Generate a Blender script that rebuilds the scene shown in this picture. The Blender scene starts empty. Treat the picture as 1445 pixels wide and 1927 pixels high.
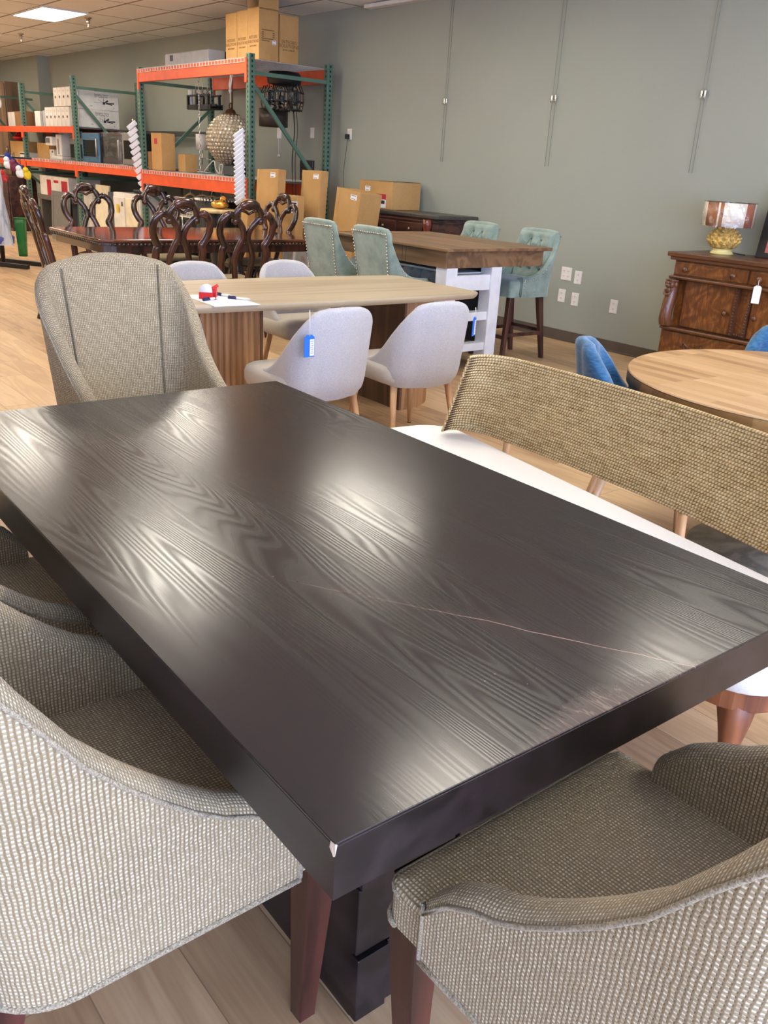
# Furniture showroom: dark dining table and woven armchairs in front, other dining sets and storage racks behind
SKY = 17.5; LAMP = 17.0; EXPO = 0.0
SCR = (.655, -.478, .03, .955); EDGE_X = .953; WEAR = (-.05, .30)
import bpy, math, random
from mathutils import Vector, Matrix
PI = math.pi
SC = bpy.context.scene
C = SC.collection
sin, cos = math.sin, math.cos

# ---------------------------------------------------------------- mesh builder
class MB:
    def __init__(s, boxuv=False):
        s.v = []; s.f = []; s.uv = []; s.sm = []; s.boxuv = boxuv
    def add(s, vs, fs, smooth=False, uvs=None, M=None):
        b = len(s.v)
        for p in vs:
            p = Vector(p)
            s.v.append(M @ p if M is not None else p)
        for i, f in enumerate(fs):
            s.f.append([b + k for k in f]); s.sm.append(smooth)
            s.uv.append(uvs[i] if uvs else None)
        return s
    def box(s, x0, x1, y0, y1, z0, z1, M=None):
        vs = [(x0,y0,z0),(x1,y0,z0),(x1,y1,z0),(x0,y1,z0),(x0,y0,z1),(x1,y0,z1),(x1,y1,z1),(x0,y1,z1)]
        fs = [(3,2,1,0),(4,5,6,7),(0,1,5,4),(1,2,6,5),(2,3,7,6),(3,0,4,7)]
        return s.add(vs, fs, False, None, M)
    def taper(s, a, b, z0, z1, ca=(0,0), cb=(0,0), M=None):
        """frustum: half sizes a=(hx,hy) at z0 about ca, b at z1 about cb"""
        vs = []
        for (h, c, z) in ((a, ca, z0), (b, cb, z1)):
            for sx, sy in ((-1,-1),(1,-1),(1,1),(-1,1)):
                vs.append((c[0]+sx*h[0], c[1]+sy*h[1], z))
        return s.add(vs, [(3,2,1,0),(4,5,6,7),(0,1,5,4),(1,2,6,5),(2,3,7,6),(3,0,4,7)], False, None, M)
    def bar(s, p0, p1, w, h, up=(0,0,1)):
        p0 = Vector(p0); p1 = Vector(p1); d = (p1-p0).normalized()
        u = Vector(up)
        if abs(d.dot(u)) > .98: u = Vector((0,1,0))
        r = d.cross(u).normalized(); u = r.cross(d).normalized()
        vs = []
        for p in (p0, p1):
            for a, b in ((-1,-1),(1,-1),(1,1),(-1,1)):
                vs.append(p + r*(a*w/2) + u*(b*h/2))
        return s.add(vs, [(0,1,2,3),(7,6,5,4),(4,5,1,0),(5,6,2,1),(6,7,3,2),(7,4,0,3)])
    def grid(s, P, cu=False, cv=False, smooth=True, uv=None, flip=False, M=None):
        n = len(P); m = len(P[0]); vs = [p for r in P for p in r]; fs = []; us = []
        for i in range(n if cu else n-1):
            for j in range(m if cv else m-1):
                a, b = i, (i+1) % n; c, d = j, (j+1) % m
                q = [a*m+c, b*m+c, b*m+d, a*m+d]
                if uv:
                    w = [uv[a][c], uv[i+1 if not cu else b][c], uv[i+1 if not cu else b][j+1 if not cv else d], uv[a][j+1 if not cv else d]]
                else: w = None
                if flip: q.reverse(); w = w[::-1] if w else None
                fs.append(q); us.append(w)
        return s.add(vs, fs, smooth, us, M)
    def tube(s, pts, r, seg=8, closed=False, cap=True, sq=None, uvs=False):
        pts = [Vector(p) for p in pts]; n = len(pts)
        R = r if isinstance(r, (list, tuple)) else [r]*n
        T = []
        for i in range(n):
            if closed: t = pts[(i+1) % n]-pts[i-1]
            else: t = pts[min(i+1,n-1)]-pts[max(i-1,0)]
            T.append(t.normalized() if t.length > 1e-9 else Vector((0,0,1)))
        u = Vector((0,0,1))
        if abs(T[0].dot(u)) > .9: u = Vector((1,0,0))
        u = (u - T[0]*u.dot(T[0])).normalized()
        P = []; UV = []; L = 0
        for i in range(n):
            if i: L += (pts[i]-pts[i-1]).length
            u = (u - T[i]*u.dot(T[i]))
            u = u.normalized() if u.length > 1e-6 else T[i].orthogonal().normalized()
            w = T[i].cross(u)
            row = []; ru = []
            for k in range(seg):
                a = 2*PI*k/seg
                ca, sa = cos(a), sin(a)
                if sq: ca *= sq[0]; sa *= sq[1]
                row.append(pts[i] + u*(ca*R[i]) + w*(sa*R[i]))
            for k in range(seg+1): ru.append((L, k/seg))
            P.append(row); UV.append(ru)
        b = len(s.v)
        if closed: s.grid(P, True, True, True, None)
        else:
            # seam-safe uv
            vs = [p for rr in P for p in rr]; fs = []; us = []
            for i in range(n-1):
                for k in range(seg):
                    d = (k+1) % seg
                    fs.append([i*seg+k, (i+1)*seg+k, (i+1)*seg+d, i*seg+d])
                    us.append([UV[i][k], UV[i+1][k], UV[i+1][k+1], UV[i][k+1]])
            s.add(vs, fs, True, us)
            if cap:
                s.f.append([b+k for k in range(seg)]); s.sm.append(False); s.uv.append(None)
                s.f.append([b+(n-1)*seg+k for k in reversed(range(seg))]); s.sm.append(False); s.uv.append(None)
        return s
    def lathe(s, prof, c=(0,0,0), seg=24, M=None, smooth=True, capb=True, capt=True):
        P = []
        for (r, z) in prof:
            P.append([(c[0]+r*cos(2*PI*k/seg), c[1]+r*sin(2*PI*k/seg), c[2]+z) for k in range(seg)])
        b = len(s.v)
        s.grid(P, False, True, smooth, None, True, M)
        n = len(prof)
        if capb and prof[0][0] > 1e-5:
            s.f.append([b+k for k in reversed(range(seg))]); s.sm.append(False); s.uv.append(None)
        if capt and prof[-1][0] > 1e-5:
            s.f.append([b+(n-1)*seg+k for k in range(seg)]); s.sm.append(False); s.uv.append(None)
        return s
    def prism(s, poly, z0, z1, M=None, smooth=False):
        n = len(poly)
        vs = [(p[0],p[1],z0) for p in poly]+[(p[0],p[1],z1) for p in poly]
        s.add(vs, [list(reversed(range(n))), list(range(n,2*n))], False, None, M)
        b = len(s.v)-2*n
        for k in range(n):
            d = (k+1) % n
            s.f.append([b+k, b+d, b+n+d, b+n+k]); s.sm.append(smooth); s.uv.append(None)
        return s
    def ball(s, c, r, seg=12, rings=8, M=None):
        rx, ry, rz = r if isinstance(r, (list,tuple)) else (r,r,r)
        P = []
        for i in range(rings+1):
            a = -PI/2 + PI*i/rings
            P.append([(c[0]+rx*cos(a)*cos(2*PI*k/seg), c[1]+ry*cos(a)*sin(2*PI*k/seg), c[2]+rz*sin(a)) for k in range(seg)])
        return s.grid(P, False, True, True, None, True, M)
    def build(s, name, mat, parent=None, bevel=0, bseg=2, sub=0, loc=None, rot=None, ang=.6, solid=0):
        me = bpy.data.meshes.new(name)
        me.from_pydata([tuple(p) for p in s.v], [], s.f)
        if s.boxuv or any(u for u in s.uv):
            ul = me.uv_layers.new(name='UVMap'); k = 0; dat = ul.data
            for fi, f in enumerate(s.f):
                u = s.uv[fi]
                if not u:
                    nn = (s.v[f[1]]-s.v[f[0]]).cross(s.v[f[-1]]-s.v[f[0]])
                    a = max(range(3), key=lambda q: abs(nn[q])); i0, i1 = ((1,2),(0,2),(0,1))[a]
                for j in range(len(f)):
                    dat[k].uv = u[j] if u else (s.v[f[j]][i0], s.v[f[j]][i1])
                    k += 1
        me.polygons.foreach_set('use_smooth', s.sm)
        mats = mat if isinstance(mat, (list,tuple)) else [mat]
        for m in mats: me.materials.append(m)
        me.update()
        o = bpy.data.objects.new(name, me); C.objects.link(o)
        if parent is not None: o.parent = parent
        if loc is not None: o.location = loc
        if rot is not None: o.rotation_euler = rot
        if solid:
            md = o.modifiers.new('Solid','SOLIDIFY'); md.thickness = solid; md.offset = 0
        if bevel:
            md = o.modifiers.new('Bevel','BEVEL'); md.width = bevel; md.segments = bseg
            md.limit_method = 'ANGLE'; md.angle_limit = ang; md.harden_normals = False
        if sub:
            md = o.modifiers.new('Sub','SUBSURF'); md.levels = sub; md.render_levels = sub
        return o

def tag(o, label, cat, group=None, kind=None):
    if label: o['label'] = label
    if cat: o['category'] = cat
    if group: o['group'] = group
    if kind: o['kind'] = kind
    return o
def thing(name, label, cat, loc=(0,0,0), rz=0, group=None, rot=None):
    o = bpy.data.objects.new(name, None); C.objects.link(o)
    o.empty_display_size = .1
    o.location = loc; o.rotation_euler = rot if rot else (0,0,rz)
    return tag(o, label, cat, group)
def struct(o):
    o['kind'] = 'structure'; return o
def kids(o): return [c for c in bpy.data.objects if c.parent is o]
def copy_tree(o, loc=None, rz=None, label=None, group=None, parent=None, rot=None):
    ch = kids(o)
    c = o.copy(); C.objects.link(c); c.parent = parent
    if loc is not None: c.location = loc
    if rz is not None: c.rotation_euler = (0,0,rz)
    if rot is not None: c.rotation_euler = rot
    if label: c['label'] = label
    if group: c['group'] = group
    for k in ch: copy_tree(k, parent=c)
    return c
def lerp(a, b, t): return a+(b-a)*t
def interp(x, T):
    """piecewise smooth interpolation through table T of (x, y)"""
    if x <= T[0][0]: return T[0][1]
    if x >= T[-1][0]: return T[-1][1]
    for i in range(len(T)-1):
        if x <= T[i+1][0]:
            x0,y0 = T[i]; x1,y1 = T[i+1]
            def sl(k):
                if k <= 0 or k >= len(T)-1:
                    k0 = max(0,min(k,len(T)-2)); return (T[k0+1][1]-T[k0][1])/(T[k0+1][0]-T[k0][0])
                a = (T[k][1]-T[k-1][1])/(T[k][0]-T[k-1][0]); b = (T[k+1][1]-T[k][1])/(T[k+1][0]-T[k][0])
                return 0 if a*b <= 0 else 2*a*b/(a+b)
            h = x1-x0; t = (x-x0)/h; m0 = sl(i)*h; m1 = sl(i+1)*h
            return (2*t**3-3*t*t+1)*y0+(t**3-2*t*t+t)*m0+(-2*t**3+3*t*t)*y1+(t**3-t*t)*m1
def spline(pts, n=8, closed=False):
    """Catmull-Rom through pts"""
    pts = [Vector(p) for p in pts]; out = []; N = len(pts)
    rng = range(N) if closed else range(N-1)
    for i in rng:
        if closed: a,b,c,d = pts[i-1],pts[i],pts[(i+1)%N],pts[(i+2)%N]
        else: a,b,c,d = pts[max(i-1,0)],pts[i],pts[i+1],pts[min(i+2,N-1)]
        for k in range(n):
            t = k/n
            out.append(.5*((2*b)+(c-a)*t+(2*a-5*b+4*c-d)*t*t+(3*b-a-3*c+d)*t**3))
    if not closed: out.append(pts[-1].copy())
    return out
def rrect(x0, x1, y0, y1, r, n=5):
    out = []
    for cx, cy, a0 in ((x1-r,y1-r,0),(x0+r,y1-r,PI/2),(x0+r,y0+r,PI),(x1-r,y0+r,1.5*PI)):
        for k in range(n+1):
            a = a0+PI/2*k/n
            out.append((cx+r*cos(a), cy+r*sin(a)))
    return out
def text_mesh(s, size, name, mat, parent, M, align='CENTER', ext=.0006):
    cu = bpy.data.curves.new('txt','FONT'); cu.body = s; cu.size = size; cu.align_x = align; cu.align_y = 'CENTER'
    cu.extrude = ext; cu.resolution_u = 3
    t = bpy.data.objects.new('txt', cu); C.objects.link(t)
    dg = bpy.context.evaluated_depsgraph_get()
    me = bpy.data.meshes.new_from_object(t.evaluated_get(dg))
    bpy.data.objects.remove(t); bpy.data.curves.remove(cu)
    me.transform(M); me.materials.clear(); me.materials.append(mat); me.name = name
    o = bpy.data.objects.new(name, me); C.objects.link(o); o.parent = parent
    return o
def text_on(face, x, y, z):
    """matrix that puts flat text on a face: 'x+' facing +X, 'y-' facing -Y, 'z+'"""
    if face == 'x+': R = Matrix(((0,0,1,0),(1,0,0,0),(0,1,0,0),(0,0,0,1)))
    elif face == 'y-': R = Matrix(((1,0,0,0),(0,0,-1,0),(0,1,0,0),(0,0,0,1)))
    else: R = Matrix.Identity(4)
    return Matrix.Translation((x,y,z)) @ R
# ---------------------------------------------------------------- materials
class N:
    def __init__(s, name):
        s.m = bpy.data.materials.new(name); s.m.use_nodes = True
        s.t = s.m.node_tree; s.n = s.t.nodes; s.l = s.t.links
        s.b = s.n['Principled BSDF']
    def node(s, typ, **kw):
        x = s.n.new(typ)
        for k, v in kw.items():
            if k.startswith('i_'):
                key = k[2:]
                key = int(key) if key.isdigit() else key.replace('_',' ')
                s.put(x.inputs[key], v)
            else: setattr(x, k, v)
        return x
    def put(s, inp, v):
        if hasattr(v, 'is_output'): s.l.new(v, inp)
        elif hasattr(v, 'outputs'): s.l.new(v.outputs[0], inp)
        else:
            if hasattr(inp.default_value, '__len__') and not isinstance(v, str):
                v = list(v)
                if len(inp.default_value) == 4 and len(v) == 3: v = v+[1]
            inp.default_value = v
    def math(s, op, a, b=None, c=None, clamp=False):
        x = s.n.new('ShaderNodeMath'); x.operation = op; x.use_clamp = clamp
        s.put(x.inputs[0], a)
        if b is not None: s.put(x.inputs[1], b)
        if c is not None: s.put(x.inputs[2], c)
        return x.outputs[0]
    def obj(s): return s.n.new('ShaderNodeTexCoord').outputs['Object']
    def uvc(s): return s.n.new('ShaderNodeTexCoord').outputs['UV']
    def gen(s): return s.n.new('ShaderNodeTexCoord').outputs['Generated']
    def map(s, v, scale=(1,1,1), rot=(0,0,0), loc=(0,0,0)):
        x = s.n.new('ShaderNodeMapping'); s.l.new(v, x.inputs[0])
        x.inputs['Scale'].default_value = scale; x.inputs['Rotation'].default_value = rot; x.inputs['Location'].default_value = loc
        return x.outputs[0]
    def sep(s, v):
        x = s.n.new('ShaderNodeSeparateXYZ'); s.l.new(v, x.inputs[0]); return x.outputs
    def comb(s, x, y, z=0.0):
        c = s.n.new('ShaderNodeCombineXYZ'); s.put(c.inputs[0], x); s.put(c.inputs[1], y); s.put(c.inputs[2], z); return c.outputs[0]
    def noise(s, v, scale, detail=3, rough=.5, dist=0.0):
        x = s.n.new('ShaderNodeTexNoise'); s.l.new(v, x.inputs['Vector'])
        x.inputs['Scale'].default_value = scale; x.inputs['Detail'].default_value = detail
        x.inputs['Roughness'].default_value = rough; x.inputs['Distortion'].default_value = dist
        return x.outputs[0]
    def ramp(s, f, stops, interp='LINEAR'):
        x = s.n.new('ShaderNodeValToRGB'); s.put(x.inputs[0], f); r = x.color_ramp; r.interpolation = interp
        while len(r.elements) < len(stops): r.elements.new(.5)
        for e, (p, c) in zip(r.elements, stops):
            e.position = p; e.color = list(c)+[1] if len(c) == 3 else c
        return x.outputs[0]
    def mix(s, f, a, b, mode='MIX'):
        x = s.n.new('ShaderNodeMix'); x.data_type = 'RGBA'; x.blend_type = mode
        s.put(x.inputs[0], f); s.put(x.inputs[6], a); s.put(x.inputs[7], b); return x.outputs[2]
    def bump(s, h, strength=.3, dist=.002):
        x = s.n.new('ShaderNodeBump'); s.put(x.inputs['Height'], h)
        x.inputs['Strength'].default_value = strength; x.inputs['Distance'].default_value = dist
        s.l.new(x.outputs[0], s.b.inputs['Normal']); return x.outputs[0]
    def set(s, **kw):
        for k, v in kw.items():
            s.put(s.b.inputs[k.replace('_',' ')], v)
        return s.m
def srgb(r, g, b):
    f = lambda c: (c/255/12.92) if c/255 <= .04045 else ((c/255+.055)/1.055)**2.4
    return (f(r), f(g), f(b))
def plain(name, col, rough=.5, metal=0.0, spec=.5, var=.06, vs=8.0, coat=0.0):
    """paint / plastic / metal with a faint procedural variation"""
    n = N(name); f = n.noise(n.obj(), vs, 3)
    lo = [max(0,c*(1-var*1.6)) for c in col]; hi = [min(1,c*(1+var*1.6)) for c in col]
    n.set(Base_Color=n.ramp(f, [(.3,lo),(.7,hi)]), Roughness=rough, Metallic=metal, Specular_IOR_Level=spec)
    if coat: n.set(Coat_Weight=coat, Coat_Roughness=.1)
    return n.m
def wood(name, dark, light, axis=0, rough=.45, freq=26.0, stretch=.09, scale=6.0, fine=.35, bump=.15, coat=0.0, spec=.5):
    """grain running along local axis: contour lines of a stretched noise plus pores"""
    n = N(name); sc = [scale]*3; sc[axis] = scale*stretch
    v = n.map(n.obj(), sc); a = n.noise(v, 1.0, 2, .5, .3)
    g = n.math('MULTIPLY_ADD', n.math('SINE', n.math('MULTIPLY', a, freq)), .5, .5)
    sc2 = [90]*3; sc2[axis] = 3.0
    p = n.noise(n.map(n.obj(), sc2), 1.0, 2)
    sc3 = [4]*3; sc3[axis] = .7
    q = n.noise(n.map(n.obj(), sc3), 1.0, 2)
    t = n.math('ADD', n.math('MULTIPLY', g, 1-fine-.25), n.math('ADD', n.math('MULTIPLY', p, fine), n.math('MULTIPLY', q, .25)))
    n.set(Base_Color=n.ramp(t, [(.25,dark),(.75,light)]), Roughness=rough, Specular_IOR_Level=spec)
    if coat: n.set(Coat_Weight=coat, Coat_Roughness=.12)
    if bump: n.bump(t, bump, .001)
    return n.m
def fabric(name, lo, hi, scale=260.0, rough=.95, bump=.4, stretch=(1,1,1), mott=0.0, sheen=.2, uv=False):
    n = N(name); c = n.uvc() if uv else n.obj()
    f = n.noise(n.map(c, [scale*k for k in stretch]), 1.0, 2)
    if mott:
        q = n.noise(c, 9.0, 4, .6)
        f2 = n.math('ADD', n.math('MULTIPLY', f, 1-mott), n.math('MULTIPLY', q, mott))
    else: f2 = f
    n.set(Base_Color=n.ramp(f2, [(.32,lo),(.68,hi)]), Roughness=rough, Sheen_Weight=sheen, Specular_IOR_Level=.2)
    n.bump(f, bump, .0015)
    return n.m
def emis(name, col, st):
    n = N(name)
    n.set(Base_Color=(.8,.8,.8), Emission_Color=col, Emission_Strength=st, Roughness=.5)
    return n.m

# woven basket-weave cloth of the armchairs: pale slubs sitting in a darker net
def weave(name, net, slub, warp, cell=.0064):
    n = N(name); u = n.sep(n.uvc())
    wob = n.noise(n.map(n.uvc(), (34,34,1)), 1.0, 2)
    ux = n.math('ADD', n.math('MULTIPLY', u[0], 1/cell), n.math('MULTIPLY', wob, .8))
    vy = n.math('ADD', n.math('MULTIPLY', u[1], 1/cell), n.math('MULTIPLY', wob, .8))
    fx = n.math('ABSOLUTE', n.math('SUBTRACT', n.math('FRACT', ux), .5))
    fy = n.math('ABSOLUTE', n.math('SUBTRACT', n.math('FRACT', vy), .5))
    mx = n.math('MULTIPLY_ADD', fx, -5.0, 1.95, True); my = n.math('MULTIPLY_ADD', fy, -6.0, 2.1, True)
    dot = n.math('MULTIPLY', mx, my)
    wn = n.node('ShaderNodeTexWhiteNoise', noise_dimensions='2D')
    n.put(wn.inputs['Vector'], n.comb(n.math('FLOOR', ux), n.math('FLOOR', vy)))
    r = n.math('MULTIPLY_ADD', wn.outputs[0], .72, .28)
    fib = n.noise(n.map(n.uvc(), (900,900,1)), 1.0, 2)
    k = n.math('MULTIPLY', n.math('MULTIPLY', dot, r), n.math('MULTIPLY_ADD', fib, .7, .6), clamp=True)
    big = n.noise(n.map(n.uvc(), (5,5,1)), 1.0, 3)
    base = n.mix(n.math('MULTIPLY', mx, .55), net, warp)
    col = n.mix(k, base, slub)
    col = n.mix(n.math('MULTIPLY_ADD', big, .5, -.1, True), col, warp)
    n.set(Base_Color=col, Roughness=.92, Specular_IOR_Level=.25, Sheen_Weight=.15)
    n.bump(n.math('ADD', dot, n.math('MULTIPLY', fib, .3)), .8, .0022)
    return n.m

def m_floor():
    n = N('oak_plank_floor'); o = n.obj()
    br = n.node('ShaderNodeTexBrick', offset=.37, offset_frequency=2)
    n.l.new(o, br.inputs['Vector'])
    br.inputs['Color1'].default_value = (0,0,0,1); br.inputs['Color2'].default_value = (1,1,1,1); br.inputs['Mortar'].default_value = (.5,.5,.5,1)
    br.inputs['Scale'].default_value = 1; br.inputs['Mortar Size'].default_value = .0016; br.inputs['Mortar Smooth'].default_value = .2
    br.inputs['Bias'].default_value = 0; br.inputs['Brick Width'].default_value = 1.22; br.inputs['Row Height'].default_value = .18
    off = n.math('MULTIPLY', br.outputs['Color'], 7.0)
    sp = n.sep(o); v = n.comb(n.math('ADD', sp[0], off), n.math('ADD', sp[1], off), 0.0)
    a = n.noise(n.map(v, (.9,7,1)), 1.0, 3, .55, .6)
    g = n.math('MULTIPLY_ADD', n.math('SINE', n.math('MULTIPLY', a, 30)), .5, .5)
    p = n.noise(n.map(v, (4,120,1)), 1.0, 2)
    t = n.math('ADD', n.math('MULTIPLY', g, .22), n.math('ADD', n.math('MULTIPLY', p, .3), n.math('MULTIPLY', br.outputs['Color'], .48)))
    col = n.ramp(t, [(.12,srgb(154,121,87)),(.5,srgb(192,157,117)),(.9,srgb(214,183,142))])
    col = n.mix(n.math('MULTIPLY', br.outputs['Fac'], .6), col, srgb(95,72,52))
    n.set(Base_Color=col, Roughness=n.math('MULTIPLY_ADD', p, .2, .36), Specular_IOR_Level=.4)
    n.bump(n.math('SUBTRACT', t, n.math('MULTIPLY', br.outputs['Fac'], 1.5)), .12, .0015)
    return n.m
def m_ceiling():
    n = N('ceiling_tile'); o = n.map(n.obj(), (1,1,1), loc=(13.83-12.2*1.22+12.2*1.22, -4.38, 0))
    br = n.node('ShaderNodeTexBrick', offset=0.0)
    n.l.new(o, br.inputs['Vector'])
    br.inputs['Scale'].default_value = 1; br.inputs['Mortar Size'].default_value = .017; br.inputs['Mortar Smooth'].default_value = .1
    br.inputs['Brick Width'].default_value = 1.22; br.inputs['Row Height'].default_value = .61
    br.inputs['Color1'].default_value = (0,0,0,1); br.inputs['Color2'].default_value = (1,1,1,1)
    f = n.noise(n.obj(), 60, 4, .7); q = n.noise(n.obj(), 1.2, 3)
    c = n.ramp(n.math('ADD', n.math('MULTIPLY', f, .5), n.math('MULTIPLY', q, .5)), [(.3,srgb(232,236,238)),(.7,srgb(244,247,248))])
    c = n.mix(br.outputs['Fac'], c, srgb(150,148,142))
    n.set(Base_Color=c, Roughness=.95, Specular_IOR_Level=.1)
    n.bump(n.math('ADD', n.math('MULTIPLY', f, .3), n.math('MULTIPLY', br.outputs['Fac'], -1.0)), .4, .004)
    return n.m
def m_wall():
    n = N('sage_grey_wall_paint'); f = n.noise(n.obj(), 90, 4, .6); q = n.noise(n.obj(), .8, 3)
    c = n.ramp(n.math('ADD', n.math('MULTIPLY', f, .3), n.math('MULTIPLY', q, .7)), [(.3,srgb(157,161,149)),(.7,srgb(165,169,156))])
    n.set(Base_Color=c, Roughness=.62, Specular_IOR_Level=.35); n.bump(f, .12, .002)
    return n.m
def m_rackpost(name, col):
    n = N(name); o = n.obj(); s = n.sep(o)
    fz = n.math('ABSOLUTE', n.math('SUBTRACT', n.math('FRACT', n.math('MULTIPLY', s[2], 1/.051)), .5))
    d = n.math('MINIMUM', n.math('ABSOLUTE', s[0]), n.math('ABSOLUTE', s[1]))
    hole = n.math('MULTIPLY', n.math('LESS_THAN', fz, .24), n.math('LESS_THAN', d, .011))
    f = n.noise(o, 14, 4)
    c = n.ramp(f, [(.3,[k*.85 for k in col]),(.7,[min(1,k*1.12) for k in col])])
    n.set(Base_Color=n.mix(hole, c, (.01,.012,.01)), Roughness=.45)
    return n.m
def m_darktop():
    """dark veneer with cathedral grain, one long scratch and scuffed edge wear"""
    n = N('dark_oak_veneer'); o = n.obj(); s = n.sep(o)
    a = n.noise(n.map(o, (.5,6.5,6.5)), 1.0, 1.0, .5, .1)
    g = n.math('SINE', n.math('MULTIPLY', a, 270)); g = n.math('MULTIPLY_ADD', g, .5, .5)
    reg = n.noise(n.map(o, (.8,3.2,1), loc=(3,1,0)), 1.0, 2)
    amp = n.ramp(reg, [(.35,(.15,)*3),(.62,(1,)*3)])
    p = n.noise(n.map(o, (12,420,12)), 1.0, 2)
    gr = n.math('MULTIPLY', g, amp)
    h = n.math('ADD', n.math('MULTIPLY', gr, .8), n.math('MULTIPLY', p, .45))
    col = n.ramp(h, [(.1,srgb(44,36,34)),(.5,srgb(35,29,28)),(.95,srgb(22,18,18))])
    # scratch: thin pale line wandering across the top
    w = n.noise(n.map(o, (5,5,1)), 1.0, 3)
    yl = n.math('ADD', n.math('MULTIPLY_ADD', s[0], SCR[0], SCR[1]), n.math('MULTIPLY_ADD', w, .05, -.025))
    dl = n.math('ABSOLUTE', n.math('SUBTRACT', s[1], yl))
    inx = n.math('MULTIPLY', n.math('GREATER_THAN', s[0], SCR[2]), n.math('LESS_THAN', s[0], SCR[3]))
    br = n.math('GREATER_THAN', n.noise(n.map(o, (3,3,1), loc=(4,0,0)), 1.0, 2), .27)
    line = n.math('MULTIPLY', n.math('MULTIPLY', n.math('LESS_THAN', dl, .0013), inx), br)
    halo = n.math('MULTIPLY', n.math('MULTIPLY_ADD', dl, -22, 1.0, True), inx)
    halo = n.math('MULTIPLY', halo, n.math('MULTIPLY_ADD', n.noise(n.map(o, (9,9,1)), 1.0, 4, .7), 1.8, -.6, True))
    # worn patch along the end edge
    dx = n.math('SUBTRACT', EDGE_X, s[0])
    wn = n.noise(n.map(o, (18,10,1)), 1.0, 4, .7)
    prof = n.math('MULTIPLY_ADD', n.math('ABSOLUTE', n.math('SUBTRACT', s[1], WEAR[0])), -1/WEAR[1], 1.0, True)
    wid = n.math('MULTIPLY_ADD', n.math('MULTIPLY', prof, wn), .12, -.010)
    wear = n.math('MULTIPLY_ADD', n.math('SUBTRACT', wid, dx), 26.0, .2, True)
    cr = n.math('ABSOLUTE', n.math('SUBTRACT', n.noise(n.map(o, (9,75,1), rot=(0,0,.7)), 1.0, 1), .5))
    crk = n.math('MULTIPLY', wear, n.math('LESS_THAN', cr, .016))
    col = n.mix(n.math('MULTIPLY', halo, .35), col, srgb(96,66,60))
    col = n.mix(n.math('MULTIPLY', wear, .42), col, srgb(88,58,54))
    col = n.mix(n.math('MULTIPLY', crk, .38), col, srgb(170,140,125))
    col = n.mix(line, col, n.mix(n.math('MULTIPLY_ADD', s[0], 2.2, -.7, True), srgb(26,14,14), srgb(160,128,116)))
    sp = n.noise(n.map(o, (150,150,1)), 1.0, 1)
    col = n.mix(n.math('GREATER_THAN', sp, .82), col, srgb(150,140,130))
    n.set(Base_Color=col, Roughness=n.math('ADD', n.math('MULTIPLY_ADD', gr, .12, .17), n.math('MULTIPLY', wear, .12)), Specular_IOR_Level=.5)
    n.bump(n.math('SUBTRACT', h, n.math('MULTIPLY', line, 2.0)), .14, .0006)
    return n.m
# ---------------------------------------------------------------- camera
def make_camera():
    yaw, pit, rol, f = -0.874565, 0.376438, -0.0595806, 1628.7
    fwd = Vector((sin(yaw)*cos(pit), cos(yaw)*cos(pit), -sin(pit)))
    right = Vector((cos(yaw), -sin(yaw), 0)); down = fwd.cross(right)
    r2 = right*cos(rol)+down*sin(rol); d2 = -right*sin(rol)+down*cos(rol)
    up = -d2
    m = Matrix((r2, up, -fwd)).transposed().to_4x4(); m.translation = (0,0,1.45)
    cd = bpy.data.cameras.new('Camera'); co = bpy.data.objects.new('Camera', cd); C.objects.link(co)
    co.matrix_world = m
    cd.sensor_fit = 'VERTICAL'; cd.sensor_height = 36; cd.lens = f/1927*36
    cd.clip_start = .02; cd.clip_end = 100
    SC.camera = co
make_camera()
# ---------------------------------------------------------------- room
WX0, WX1, WY0, WY1, CH = -26.0, 3.6, -6.0, 6.69, 3.14
M_floor = m_floor(); M_ceil = m_ceiling(); M_wall = m_wall()
M_base = plain('brown_vinyl_base', srgb(92,82,72), .5)
M_frame_al = plain('bronze_window_frame', srgb(70,68,66), .4, .6)
mb = MB(); mb.box(WX0,WX1,WY0,WY1+.5,-.1,0); struct(mb.build('floor', M_floor))
mb = MB(); mb.box(WX0,WX1,WY0,WY1+.5,CH,CH+.1); struct(mb.build('ceiling', M_ceil))
# the long sage wall, a pier, and the deeper bay beyond it
mb = MB(); mb.box(-19.1,WX1,WY1,WY1+.15,0,CH); struct(mb.build('wall_back', M_wall))
mb = MB(); mb.box(WX0,-19.1,WY1-.23,WY1+.15,0,CH); struct(mb.build('wall_alcove', M_wall))
mb = MB(); mb.box(WX0-.15,WX0,WY0,WY1+.5,0,CH); struct(mb.build('wall_left', M_wall))
mb = MB(); mb.box(WX0,WX1,WY0-.15,WY0,0,CH); struct(mb.build('wall_front', M_wall))
mb = MB(); mb.box(-19.1,WX1,WY1-.008,WY1,0,.1); mb.box(-19.1,WX1,WY1-.012,WY1,0,.014); struct(mb.build('baseboard_back', M_base, bevel=.003))
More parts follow.
